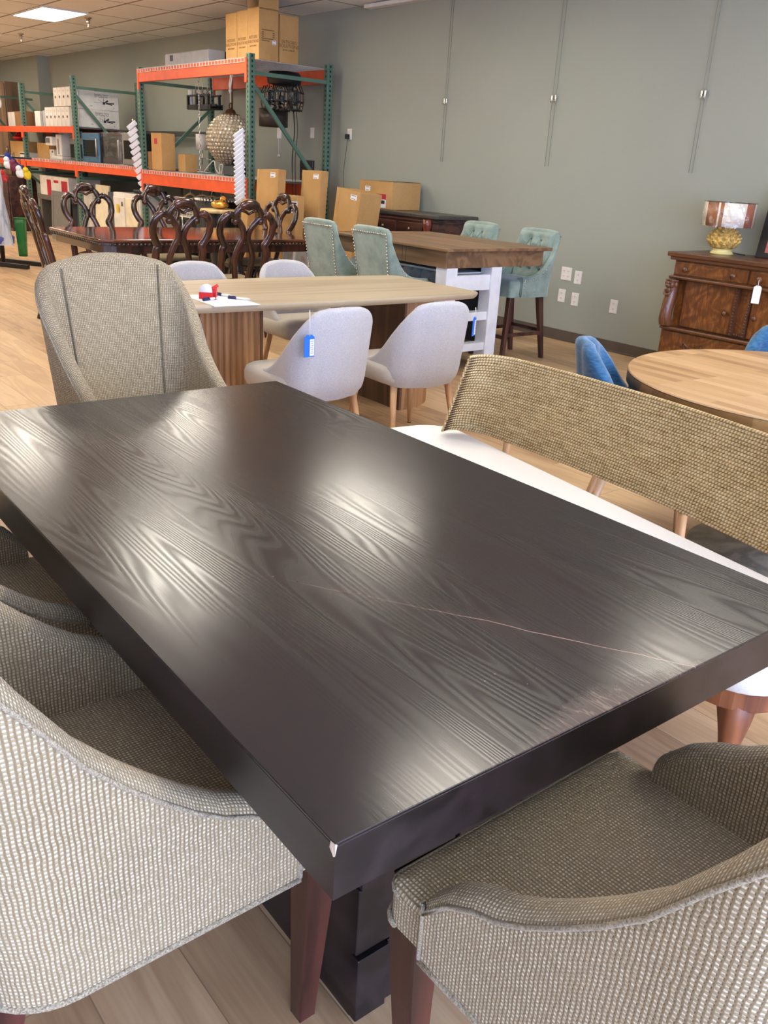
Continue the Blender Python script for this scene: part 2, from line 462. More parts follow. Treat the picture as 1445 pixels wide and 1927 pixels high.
# storefront on the right-hand side: piers, sill, header, panes
mb = MB()
mb.box(WX1,WX1+.15,WY0,WY1,0,.25); mb.box(WX1,WX1+.15,WY0,WY1,2.75,CH)
WINS = [(-5.6,-3.2),(-2.9,-.5),(-.2,2.2),(2.5,4.6)]
ed = [WY0]+[e for w in WINS for e in w]+[WY1]
for k in range(0, len(ed), 2): mb.box(WX1,WX1+.15,ed[k],ed[k+1],.25,2.75)
struct(mb.build('wall_right', M_wall))
n = N('clear_window_glass'); tr = n.node('ShaderNodeBsdfTransparent'); gl = n.node('ShaderNodeBsdfGlossy')
tr.inputs[0].default_value = (.95,.97,.97,1); gl.inputs['Roughness'].default_value = .02
mx = n.node('ShaderNodeMixShader'); mx.inputs[0].default_value = .06
n.l.new(tr.outputs[0], mx.inputs[1]); n.l.new(gl.outputs[0], mx.inputs[2]); n.l.new(mx.outputs[0], n.n['Material Output'].inputs[0])
M_pane = n.m
for i, (a, b) in enumerate(WINS):
    w = MB(); zs = (.25,2.75)
    w.box(WX1+.03,WX1+.09,a,a+.05,*zs); w.box(WX1+.03,WX1+.09,b-.05,b,*zs)
    w.box(WX1+.03,WX1+.09,a,b,.25,.31); w.box(WX1+.03,WX1+.09,a,b,2.69,2.75); w.box(WX1+.03,WX1+.09,(a+b)/2-.025,(a+b)/2+.025,*zs)
    fr = struct(w.build('window_%d' % (i+1), M_frame_al))
    g = MB(); g.add([(WX1+.06,a+.05,.31),(WX1+.06,b-.05,.31),(WX1+.06,b-.05,2.69),(WX1+.06,a+.05,2.69)], [(0,1,2,3)])
    g.build('pane', M_pane, fr)
    ld = bpy.data.lights.new('Daylight','AREA'); ld.shape = 'RECTANGLE'; ld.size = 2.5; ld.size_y = b-a
    ld.cycles.is_portal = True
    lo = bpy.data.objects.new('Daylight', ld); C.objects.link(lo); lo.location = (WX1+.13,(a+b)/2,1.5); lo.rotation_euler = (0,PI/2,0)
    lo.rotation_euler = (0, PI/2, 0)
# white picture rail strip under the ceiling edge, above the hooks
M_white = plain('white_paint', srgb(232,230,224), .45)
# ---------------------------------------------------------------- world + view
wd = bpy.data.worlds.new('World'); SC.world = wd; wd.use_nodes = True
wd.node_tree.nodes['Background'].inputs[0].default_value = (.50,.62,1.0,1)
wd.node_tree.nodes['Background'].inputs[1].default_value = SKY
vs = SC.view_settings; SC.display_settings.display_device = 'sRGB'
vs.view_transform = 'Standard'; vs.look = 'None'; vs.exposure = EXPO; vs.gamma = 1; vs.use_curve_mapping = False
SC.cycles.use_denoising = True
SC.cycles.max_bounces = 8; SC.cycles.diffuse_bounces = 5; SC.cycles.glossy_bounces = 4; SC.cycles.transmission_bounces = 6; SC.cycles.transparent_max_bounces = 12
SC.cycles.sample_clamp_indirect = 6.0; SC.cycles.caustics_reflective = False; SC.cycles.caustics_refractive = False
# ---------------------------------------------------------------- ceiling troffers
M_lens = emis('lit_lens', (1.0,.93,.80), LAMP)
M_trim = plain('white_light_trim', srgb(235,232,225), .5)
def ceiling_light(x, y, label):
    t = thing('ceiling_light', label, 'ceiling light', (x,y,CH), group='lit ceiling panels')
    f = MB()
    for a in ((-.61,.61,-.305,-.285),(-.61,.61,.285,.305),(-.61,-.59,-.285,.285),(.59,.61,-.285,.285)): f.box(*a,-.018,.0)
    f.build('frame', M_trim, t)
    g = MB(); g.box(-.59,.59,-.285,.285,-.012,-.004); g.build('diffuser', M_lens, t)
    return t
L0 = None
for ix, x in enumerate((-20.54,-16.88,-13.22,-9.57,-5.91,-2.25,1.41)):
    for iy, y in enumerate((4.685,2.735,.785,-1.165,-3.115,-5.065)):
        if (ix, iy) in ((5,2),(6,2),(4,3),(5,3),(6,3),(3,4),(4,4),(5,4),(6,4),(3,5),(4,5),(5,5),(6,5)): continue
        vis = (ix == 2 and iy == 0)
        lab = 'lit white rectangular ceiling panel above the storage racks at top left' if vis else 'lit white rectangular ceiling panel over the shop floor, beyond the picture edge'
        if L0 is None: L0 = ceiling_light(x, y, lab)
        else: copy_tree(L0, (x,y,CH), label=lab)
# sprinklers
M_brass = plain('chrome_brass', srgb(190,180,160), .3, .9)
def sprinkler(x, y, label):
    t = thing('sprinkler_head', label, 'sprinkler', (x,y,CH), group='ceiling sprinklers')
    a = MB(); a.lathe([(.0,0),(.045,0),(.045,-.012),(.02,-.02),(.0,-.02)], seg=16); a.build('escutcheon', M_brass, t)
    b = MB(); b.lathe([(.0,-.02),(.024,-.02),(.024,-.07),(.014,-.08),(.0,-.08)], seg=12); b.bar((-.018,0,-.075),(-.01,0,-.115),.006,.006); b.bar((.018,0,-.075),(.01,0,-.115),.006,.006)
    b.lathe([(0,-.115),(.024,-.115),(.024,-.12),(0,-.12)], seg=12); b.build('deflector', M_brass, t)
    return t
sprinkler(-13.02,5.14,'small metal sprinkler head beside the lit ceiling panel, nearer of two')
sprinkler(-15.9,5.16,'small metal sprinkler head farther left on the ceiling tiles')
# white fixture edge at top of the wall
t = thing('picture_rail', 'short white rail where the sage wall meets the ceiling', 'rail', (-8.2,WY1,CH))
r = MB(); r.box(-.55,.9,-.1,0,-.05,-.012); r.build('rail', M_white, t, bevel=.004)
# wall hooks on thin cords
M_cord = plain('clear_cord', srgb(120,124,114), .5)
M_chrome = plain('chrome', (.8,.8,.8), .15, 1.0)
HK = [(-7.40,-7.368,'left'),(-5.93,-5.888,'middle'),(-4.376,-4.345,'right')]
for a, b, w in HK:
    t = thing('picture_hook', {'left':'pair of small chrome hooks hanging on thin cords, leftmost on sage wall','middle':'pair of small chrome hooks hanging on thin cords, middle of the sage wall','right':'pair of small chrome hooks hanging on thin cords above the oak dresser'}[w], 'picture hook', (0,WY1,0))
    for k, x in enumerate((a,b)):
        c = MB(); c.tube([(x,-.014,CH-.002),(x-.0,-.014,1.56+.0*k)], .0017, 6); c.build('cord', M_cord, t)
        h = MB(); h.tube(spline([(x,-.015,2.165),(x,-.016,2.12),(x+.004,-.034,2.105),(x+.006,-.042,2.125)],5), .004, 8)
        h.box(x-.007,x+.007,-.022,-.009,2.13,2.165); h.build('hook', M_chrome, t)
# outlets
M_plate = plain('white_plastic', srgb(236,232,224), .35)
M_slot = plain('dark_slot', srgb(60,55,50), .6)
def outlet(x, z, gang=1, label='', blank=False):
    t = thing('outlet_plate' if not blank else 'blank_plate', label, 'wall plate', (x,WY1,z), group='wall plates')
    w = .042 if gang == 1 else .062
    p = MB(); p.box(-w,w,-.007,0,-.06,.06); p.build('plate', M_plate, t, bevel=.003)
    if not blank:
        for g in ((0,) if gang == 1 else (-.026,.026)):
            for dz in (-.024,.024):
                r = MB(); r.prism(rrect(g-.015,g+.015,-.013,.013,.006,4),0,.0035, M=Matrix.Translation((0,-.007,dz)) @ Matrix.Rotation(PI/2,4,'X')); s = r.build('receptacle', M_plate, t)
                q = MB()
                for sx in (-.006,.006): q.box(g+sx-.0012,g+sx+.0012,-.0112,-.0105,dz-.001,dz+.007)
                q.box(g-.002,g+.002,-.0112,-.0105,dz-.009,dz-.005)
                q.build('slot', M_slot, s)
    return t
outlet(-5.512,.625,2,'double-width white outlet plate, upper left of the wall cluster')
outlet(-5.368,.607,1,'single white outlet plate directly right of the double-width one')
outlet(-5.536,.419,1,'white outlet plate lowest on the left, below the double-width plate')
outlet(-5.371,.405,1,'white outlet plate below the upper right plate of the cluster')
outlet(-4.92,.405,1,'lone white outlet plate between the blue chair and the oak dresser')
outlet(-9.844,1.825,1,'blank white wall plate seen through the rack end frame', True)
t = outlet(-9.057,1.815,1,'white outlet plate with a black charger plugged in, right of rack')
M_blk = plain('black_plastic', srgb(22,22,24), .4)
t = thing('phone_charger', 'black plug-in charger with thin dark cable hanging down sage wall', 'charger', (-9.06,WY1-.009,1.79))
b = MB(); b.box(-.03,.02,-.04,-.004,-.03,.025); b.build('body', M_blk, t, bevel=.004)
c = MB(); c.tube(spline([(0,-.02,-.03),(.005,-.03,-.1),(-.02,-.03,-.25),(-.05,-.025,-.42),(-.03,-.03,-.6),(-.07,-.02,-.8)],6), .003, 6); c.build('cable', M_blk, t)
t = thing('light_switch', 'white wall switch plate with a short dangling cord, behind the racks', 'switch', (-10.615,WY1,1.83))
p = MB(); p.box(-.05,.05,-.008,0,-.08,.08); p.build('plate', M_plate, t, bevel=.003)
p = MB(); p.box(-.008,.008,-.018,-.008,-.04,.04); p.build('toggle', M_plate, t, bevel=.002)
p = MB(); p.tube([(0,-.012,-.07),(.01,-.012,-.28)], .005, 6); p.ball((.012,-.014,-.29), .02, 10, 6); p.build('pull_cord', M_plate, t)
# ---------------------------------------------------------------- dark dining table
TR = -.0198
T = thing('dining_table', 'big dark espresso dining table with a scratched top, in front', 'dining table', (-1.536,1.007,0), TR)
M_top = m_darktop()
M_dark = wood('dark_espresso_wood', srgb(26,21,21), srgb(46,37,38), 0, .34, fine=.3, bump=.06)
M_chip = plain('bare_chip', srgb(206,184,160), .7)
mb = MB(); mb.box(-.953,.953,-.533,.533,.7555,.76); mb.build('tabletop', M_top, T, bevel=.001, bseg=1)
mb = MB()
mb.box(-.953,.953,-.533,.533,.678,.7553)
ap = mb.build('apron', M_dark, T, bevel=.0006, bseg=1)
mb = MB(); mb.add([(.9533,-.5335,.7603),(.945,-.5337,.7592),(.943,-.5337,.749),(.951,-.5339,.741),(.9535,-.533,.743),(.9537,-.5305,.7585)], [(0,1,2,3,4),(0,4,5)])
mb.build('chipped_corner', M_chip, T)['label'] = 'bare pale chip at the table corner'
# two slab pedestals faced with staggered blocks
for sx in (1,):
    mb = MB(); mb.box(-.68,.66,-.27,.30,0,.70); mb.build('base', M_dark, T)
    mb = MB(); y = -.27
    random.seed(3); z = .0; row = 0
    while z < .70:
        h = min(.155, .70-z); ys = [-.272,-.13,.03,.19,.302] if row % 2 else [-.272,-.20,-.05,.11,.24,.302]
        for a, b in zip(ys, ys[1:]):
            mb.box(.655,.672+.008*((row+int(a*100)) % 2),a+.0015,b-.0015,z+.002,z+h-.004)
        z += h+.0; row += 1
    mb.build('block_panel', M_dark, T, bevel=.0015, bseg=1)

# ---------------------------------------------------------------- woven armchairs
M_weave = weave('woven_oatmeal_cloth', srgb(124,105,74), srgb(243,229,198), srgb(193,173,133))
M_pipe = fabric('twisted_piping', srgb(118,104,80), srgb(188,174,146), 380, bump=.8, uv=False)
M_seam = fabric('seam_cord', srgb(92,80,60), srgb(150,136,108), 380, bump=.8)
M_mahog = wood('mahogany_leg', srgb(46,20,17), srgb(92,46,38), 2, .32, fine=.3, bump=.05, coat=.3)

def ushape(hw, yf, yb, rc, bow=.015, n=9, nb=9, ns=8):
    """plan of a chair shell from the left front end round the back to the right front end (front = +Y)"""
    P = []
    for k in range(ns): P.append((-hw, lerp(yf, yb+rc, k/ns)))
    for k in range(n):
        a = PI+PI/2*k/n
        P.append((-hw+rc+rc*cos(a), yb+rc+rc*sin(a)))
    for k in range(nb+1):
        x = lerp(-hw+rc, hw-rc, k/nb); P.append((x, yb-bow*(1-(x/(hw-rc))**2)))
    for k in range(1, n+1):
        a = 1.5*PI+PI/2*k/n
        P.append((hw-rc+rc*cos(a), yb+rc+rc*sin(a)))
    for k in range(1, ns+1): P.append((hw, lerp(yb+rc, yf, k/ns)))
    return P
def shell(mb, path, ztop, zbot, th, lean, nz=9, nr=6, inner_to=None):
    """upholstered shell: outer face, rolled rim, inner face. Returns outer rim line, bottom line and inner-rim line"""
    P = [Vector((p[0],p[1],0)) for p in path]; n = len(P); S = [0]
    for i in range(1,n): S.append(S[-1]+(P[i]-P[i-1]).length)
    L = S[-1]; rows = []; uvs = []; rim = []; bot = []; inn = []
    for i in range(n):
        t = (P[min(i+1,n-1)]-P[max(i-1,0)]).normalized()
        nrm = Vector((t.y*-1, t.x, 0))*-1     # outward for this winding
        zt = ztop(S[i], L); zb = zbot(S[i], L); r = th/2
        zr = max(zt-r, zb+.004)
        row = []
        def at(z, off):
            o = lean(P[i], z, S[i], L)
            return P[i]+o+nrm*off+Vector((0,0,z))
        for k in range(nz+1): row.append(at(lerp(zb,zr,k/nz), 0))
        bot.append(row[0]); rim.append(at(zr, .001))
        for k in range(1,nr): a = PI*k/nr; row.append(at(zr+r*sin(a), -r+r*cos(a)))
        zi = inner_to if inner_to else zb
        zi = min(zi, zr-.002)
        inn.append(at(zr, -th))
        for k in range(nz+1): row.append(at(lerp(zr,zi,k/nz), -th))
        v = 0; uv = []
        for k in range(len(row)):
            if k: v += (row[k]-row[k-1]).length
            uv.append((S[i], v))
        rows.append(row); uvs.append(uv)
    # cloth laid straight on outside and inside, along the slope on the rolled rim
    ka, kb = nz, nz+nr
    S3 = [0]; SI = [0]
    for i in range(1,n):
        S3.append(S3[-1]+(rows[i][ka+nr//2]-rows[i-1][ka+nr//2]).length); SI.append(SI[-1]+(rows[i][-1]-rows[i-1][-1]).length)
    vv = lambda i, k: (S[i], rows[i][k].z) if k < ka else None
    m_ = len(rows[0]); vs_ = [p for r_ in rows for p in r_]; fs_ = []; us_ = []
    for i in range(n-1):
        for k in range(m_-1):
            q = [(i,k),(i+1,k),(i+1,k+1),(i,k+1)]
            if k < ka: w = [(S[a], rows[a][b].z) for a, b in q]
            elif k < kb: w = [(S3[a], .0165*(b-ka)*th/.052) for a, b in q]
            else: w = [(SI[a], rows[a][b].z) for a, b in q]
            fs_.append([a*m_+b for a, b in reversed(q)]); us_.append(w[::-1])
    mb.add(vs_, fs_, True, us_)
    for q, row in ((0, rows[0]), (1, rows[-1])):
        b = len(mb.v); mb.v += [Vector(p) for p in row]
        f = list(range(b, b+len(row)))
        if q: f.reverse()
        mb.f.append(f); mb.sm.append(False); mb.uv.append([(p.y, p.z) for p in ([mb.v[k] for k in f])])
    # underside
    for i in range(n-1):
        b = len(mb.v); mb.v += [rows[i][0], rows[i+1][0], rows[i+1][-1], rows[i][-1]]
        mb.f.append([b,b+1,b+2,b+3]); mb.sm.append(False); mb.uv.append(None)
    shell.rows = rows; shell.nz = nz
    return rim, bot, inn
def sm(a, b, x):
    t = max(0, min(1, (x-a)/(b-a))); return t*t*(3-2*t)

AZ = [(0,.520),(.035,.562),(.075,.592),(.135,.620),(.21,.680),(.30,.785),(.36,.900),(.42,1.0),(.47,1.055),(.54,1.085),(.63,1.103),(.75,1.112)]
def armchair(name, label, loc, rz, group):
    t = thing(name, label, 'armchair', loc, rz, group)
    path = ushape(.292, -.10, -.565, .115, bow=.02)
    zt = lambda s, L: interp(min(s, L-s), AZ)
    zb = lambda s, L: .402
    def lean(p, z, s, L):
        w = sm(-.30, -.55, p.y) if False else sm(.25,.62,-p.y)
        return Vector((0,-1,0))*(.115*w*max(0,z-.42)) + Vector((p.x,0,0))*(.32*w*max(0,z-.55))
    mb = MB(); rim, bot, inn = shell(mb, path, zt, zb, .052, lean, inner_to=.44)
    mb.build('backrest', M_weave, t)
    for i in (13, len(path)-14):
        m2 = MB(); m2.tube([Vector(p) for p in shell.rows[i][:shell.nz+1]], .0024, 5); m2.build('back_seam', M_seam, t)
    edge = [Vector((rim[0].x,rim[0].y,z)) for z in (.41,.45,.49,.515)]+rim+[Vector((rim[-1].x,rim[-1].y,z)) for z in (.515,.49,.45,.41)]
    mb = MB(); mb.tube(edge, .0036, 6); mb.build('piping', M_pipe, t)
    # seam cords down the inner back and outer back corners
    mb = MB()
    for sx in (-.17,.17):
        pts = []
        for k in range(12):
            z = lerp(.47,1.075-(.012),k/11); y = -.5105-.1085*(z-.42)
            pts.append((sx*(1+.28*max(0,z-.55)),y,z))
        mb = MB(); mb.tube(pts, .0035, 6); mb.build('seam', M_seam, t)
    # seat with boxed front
    mb = MB(True)
    P = rrect(-.278,.278,-.515,0.0,.035,4)
    mb.prism(P, .402, .462)
    # crowned top
    rings = []; uvr = []
    for k in range(6):
        f = k/5; ins = (0,.004,.012,.03,.09,.2)[k]; zz = (.462,.468,.473,.477,.481,.484)[k]
        rr = [(max(-.278+ins,min(.278-ins,p[0])), max(-.515+ins,min(-ins,p[1])), zz) for p in P]; rr.append(rr[0])
        rings.append(rr); uvr.append([(p[0],p[1]) for p in rr])
    mb.grid(rings, False, False, True, uvr, True)
    b = len(mb.v); mb.v += [Vector(p) for p in rings[-1][:-1]]; mb.f.append(list(range(b,b+len(P)))); mb.sm.append(True); mb.uv.append([(p[0],p[1]) for p in rings[-1][:-1]])
    mb.build('seat', M_weave, t)
    mb = MB(); mb.tube([(p[0]*1.004,p[1]*1.004+.001,.463) for p in P if p[1] > -.12], .003, 6)
    mb.tube([(p[0]*1.006,p[1]+.003,.405) for p in P if p[1] > -.09], .005, 6)
    mb.tube([(p.x,p.y,.405) for p in bot], .005, 6); mb.build('welt', M_pipe, t)
    # square tapered legs, the front ones curving in
    for sx in (-1,1):
        mb = MB(); rows = []
        for k in range(9):
            f = k/8; z = .402*(1-f); h = lerp(.0315,.017,f**.8); cx = sx*(.244-.030*f*f+.010*f); cy = -.040-.012*f+.012*f*f*f
            rows.append([(cx-h,cy-h,z),(cx+h,cy-h,z),(cx+h,cy+h,z),(cx-h,cy+h,z)])
        mb.grid(rows, False, True, False); mb.add(rows[-1], [(0,1,2,3)])
        mb.build('leg', M_mahog, t, bevel=.003, bseg=1)
        mb = MB(); mb.taper((.014,.014),(.022,.024),0,.402,(sx*.225,-.60),(sx*.215,-.52)); mb.build('leg', M_mahog, t, bevel=.003, bseg=1)
    return t
A1 = armchair('woven_armchair', 'oatmeal woven armchair at lower left, pale outer side facing the viewer', (-1.162,.700,0), 0, 'woven armchairs around the dark table')
copy_tree(A1, (-1.855,.690,0), .02, 'oatmeal woven armchair second along the left side of the dark table, in shade')
copy_tree(A1, (-.745,.945,0), PI/2, 'oatmeal woven armchair at lower right, tucked under near table end')
copy_tree(A1, (-2.60,1.36,0), -PI/2+.13, 'tall oatmeal woven armchair at the far end of the dark table')

# ---------------------------------------------------------------- bench with rope back
B = thing('dining_bench', 'curved bench with cream seat and woven rope back beside the dark table', 'bench', (-1.68,2.10,0), -.15)
M_cream = fabric('cream_boucle', srgb(230,226,214), srgb(246,242,234), 420, bump=.4)
n = N('twisted_seagrass_rope'); uvn = n.sep(n.uvc())
st = n.math('SINE', n.math('ADD', n.math('MULTIPLY', uvn[0], 520.0), n.math('MULTIPLY', uvn[1], 2*PI)))
st = n.math('MULTIPLY_ADD', st, .5, .5)
nz_ = n.noise(n.map(n.obj(), (60,60,60)), 1.0, 3, .65); nb_ = n.noise(n.map(n.obj(), (9,9,60)), 1.0, 2)
tt = n.math('ADD', n.math('MULTIPLY', st, .30), n.math('ADD', n.math('MULTIPLY', nz_, .42), n.math('MULTIPLY', nb_, .32)))
n.set(Base_Color=n.ramp(tt, [(.25,srgb(126,98,58)),(.5,srgb(200,170,116)),(.78,srgb(240,222,178))]), Roughness=.85, Specular_IOR_Level=.2)
n.bump(st, .5, .002); M_rope = n.m
M_oakleg = wood('honey_oak', srgb(176,124,74), srgb(222,174,120), 2, .45, fine=.35)
M_walnut = wood('red_walnut', srgb(104,58,36), srgb(160,98,62), 2, .4, fine=.35)
seatp = rrect(-1.0,1.01,-.275,.235,.13,7)
seatp = [(x, y+(.035*(1-(x/1.0)**2) if y > 0 else 0)) for x, y in seatp]
mb = MB(); rows = []
for f, z in ((0,.395),(0.008,.405),(.010,.43),(.004,.445),(-.008,.453),(-.03,.457)):
    rows.append([(p[0]*(1+f), p[1]*(1+f*2.2), z) for p in seatp])
mb.grid(rows, False, True, True, None, True)
for r_, fl in ((rows[0],True),(rows[-1],False)):
    b = len(mb.v); mb.v += [Vector(p) for p in r_]; f = list(range(b,b+len(r_)))
    if fl: f.reverse()
    mb.f.append(f); mb.sm.append(False); mb.uv.append(None)
mb.build('seat', M_cream, B)
mb = MB(); ip = [(p[0]*.985,p[1]*.95) for p in seatp]; mb.prism(ip, .335, .397); mb.build('seat_rail', M_walnut, B, bevel=.004)
for u, v in ((.945,-.205),(-.93,-.205),(.9,.17),(-.9,.17)):
    mb = MB(); s = 1 if u > 0 else -1
    mb.tube(spline([(u-.03*s,v*.85,.36),(u-.005*s,v,.30),(u+.0*s,v*1.02,.2),(u+.01*s,v*1.06,0)],4), [lerp(.056,.02,min(1,k/8)) if k<8 else lerp(.026,.017,(k-8)/4) for k in range(13)], 14)
    mb.build('leg', M_walnut, B)
# rope panel: cords in rows before an added dark sheet, its colour painting the shade between them; the ends turn in towards the sitter
wpath = [(-2.40,2.335),(-2.405,2.38),(-2.385,2.425),(-2.33,2.46),(-2.22,2.474),(-1.9,2.468),(-1.5,2.435),(-1.15,2.37),(-.97,2.32),(-.89,2.25),(-.865,2.18)]
c_, s_ = cos(.15), sin(.15)
plan = spline([((x+1.68)*c_-(y-2.10)*s_, (x+1.68)*s_+(y-2.10)*c_, 0) for x, y in wpath], 8)
M_ropegap = plain('rope_gap_shade', srgb(84,62,34), .9)
def rope_pt(q, f, dy=0):
    return (q.x*(1+(.5-f)*.19), q.y+dy, lerp(.476,.806,f))
mb = MB(); NR = 30; random.seed(5)
for k in range(NR):
    f = k/(NR-1); b0 = len(mb.f); ph = random.uniform(0,1)
    corner = .02*max(0,f-.93)/.07
    mb.tube([rope_pt(q, f) for q in plan], .0054, 7)
    for i in range(b0, len(mb.f)):
        if mb.uv[i]: mb.uv[i] = [(u+ph, v) for u, v in mb.uv[i]]
mb.build('rope_back', M_rope, B)
mb = MB(); mb.grid([[rope_pt(q, f, .006) for q in plan] for f in (-.005,.5,1.0)], False, False, True)
mb.build('gap_sheet', M_ropegap, B, solid=.006)
for u in (.22,-.62,.62):
    v = min(plan, key=lambda q: abs(q.x-u)).y
    mb = MB(); mb.tube([(u,v+.022,.50),(u*1.01,v+.03,.30),(u*1.02,v+.05,0)], [.014,.018,.012], 12)
    mb.build('back_leg', M_oakleg, B)
# ---------------------------------------------------------------- pale table on fluted pedestals
M_pale = wood('pale_oak_top', srgb(170,152,124), srgb(190,174,147), 1, .38, fine=.3, bump=.04, freq=18)
M_fl = wood('fluted_oak', srgb(132,92,58), srgb(186,142,98), 2, .5, fine=.4)
M_fld = wood('smoked_oak_panel', srgb(76,52,36), srgb(116,84,60), 2, .5, fine=.4)
W = thing('dining_table', 'pale oak dining table on fluted pedestals, clipboard on its corner', 'dining table', (-4.50,3.055,0), -.02)
def boat(hx, hy, bulge, r):
    P = []
    for cx, cy, a0 in ((hx-r,hy-r,0),(-hx+r,hy-r,PI/2),(-hx+r,-hy+r,PI),(hx-r,-hy+r,1.5*PI)):
        for k in range(7):
            a = a0+PI/2*k/6; P.append([cx+r*cos(a), cy+r*sin(a)])
    # subdivide long sides and bulge
    Q = []
    for i in range(len(P)):
        a, b = P[i], P[(i+1) % len(P)]; Q.append(a)
        d = math.hypot(a[0]-b[0], a[1]-b[1])
        if d > .3:
            for k in range(1,14): Q.append([lerp(a[0],b[0],k/14), lerp(a[1],b[1],k/14)])
    return [(x*(1+bulge*(1-(y/hy)**2)), y) for x, y in Q]
bp = boat(.455,1.03,.10,.07)
mb = MB(); rows = []
for s_, z in ((.965,.712),(.985,.722),(.998,.735),(1.0,.742),(.997,.749),(.992,.75)):
    rows.append([(x*s_ if True else x, y*(1-(1-s_)*.45), z) for x, y in bp])
mb.grid(rows, False, True, True, None, True)
b = len(mb.v); mb.v += [Vector(p) for p in rows[-1]]; mb.f.append(list(range(b,b+len(bp)))); mb.sm.append(False); mb.uv.append(None)
b = len(mb.v); mb.v += [Vector(p) for p in rows[0]]; mb.f.append(list(reversed(range(b,b+len(bp))))); mb.sm.append(False); mb.uv.append(None)
mb.build('tabletop', M_pale, W)
for s_ in (-1,1):
    mb = MB(); P = []; nf = 34
    # half oval fluted outside, flat inside
    for k in range(nf*6+1):
        a = PI*k/(nf*6); rr = 1-.035*abs(cos(3*PI*k/6/1.0*1.0)) if False else 1-.03*(1-abs(sin(PI*(k % 6)/6)))
        P.append((.33*cos(a)*rr, s_*(.13+.36*sin(a)*rr) if False else s_*(.52+.40*sin(a)*rr)))
    if s_ < 0: P.reverse()
    mb.prism(P, .0, .712); mb.build('pedestal', M_fl, W)
    mb = MB(); mb.box(-.325,.325,min(s_*.505,s_*.522),max(s_*.505,s_*.522),.0,.71); mb.build('inner_panel', M_fld, W)

# things on it
M_paper = plain('white_paper', srgb(238,238,240), .6, var=.02)
M_red = plain('red_plastic', srgb(214,38,44), .35)
M_navy = plain('navy_ink_plastic', srgb(34,40,84), .35)
t = thing('clipboard_sheet', 'white sheet lying on the corner of the pale oak table', 'paper', (-4.215,2.30,.7503), -.06)
mb = MB(); mb.box(-.20,.20,-.13,.13,0,.003); mb.build('sheet', M_paper, t, bevel=.001)
TD = thing('tape_dispenser', 'red and white tape dispenser standing on the white sheet', 'tape dispenser', (-4.27,2.245,.7536), .9); TD.scale = (.7,.7,.7)
mb = MB(); mb.lathe([(.0,-.025),(.05,-.025),(.052,-.02),(.052,.02),(.05,.025),(0,.025)], seg=24, M=Matrix.Translation((-.005,0,.056)) @ Matrix.Rotation(PI/2,4,'X')); mb.build('tape_roll', M_paper, TD)
mb = MB(); mb.box(-.055,.075,-.03,-.026,0,.05); mb.box(-.055,.075,.026,.03,0,.05); mb.box(-.055,.075,-.03,.03,0,.008); mb.box(.05,.075,-.03,.03,0,.085); mb.build('body', M_red, TD, bevel=.004)
mb = MB(); mb.tube([(.03,0,.07),(.085,0,.105)], .012, 8); mb.build('handle', M_red, TD)
def pen(x, y, a, lab):
    p = thing('pen', lab, 'pen', (x,y,.7602), a, 'pens on the white sheet')
    m = MB(); m.tube([(-.06,0,0),(.045,0,0),(.062,0,0)], [.006,.006,.002], 8); m.build('barrel', M_paper, p)
    m = MB(); m.tube([(-.062,0,0),(-.015,0,0)], .007, 8); m.box(-.06,-.02,-.0015,.0015,.006,.0105); m.build('cap', M_navy, p)
pen(-4.22,2.245,1.9,'dark pen on the white sheet closest to the tape dispenser')
pen(-4.32,2.375,.4,'middle dark pen on the white sheet, farthest back')
pen(-4.19,2.395,.7,'dark pen on the white sheet nearest the right-hand edge of the sheet')

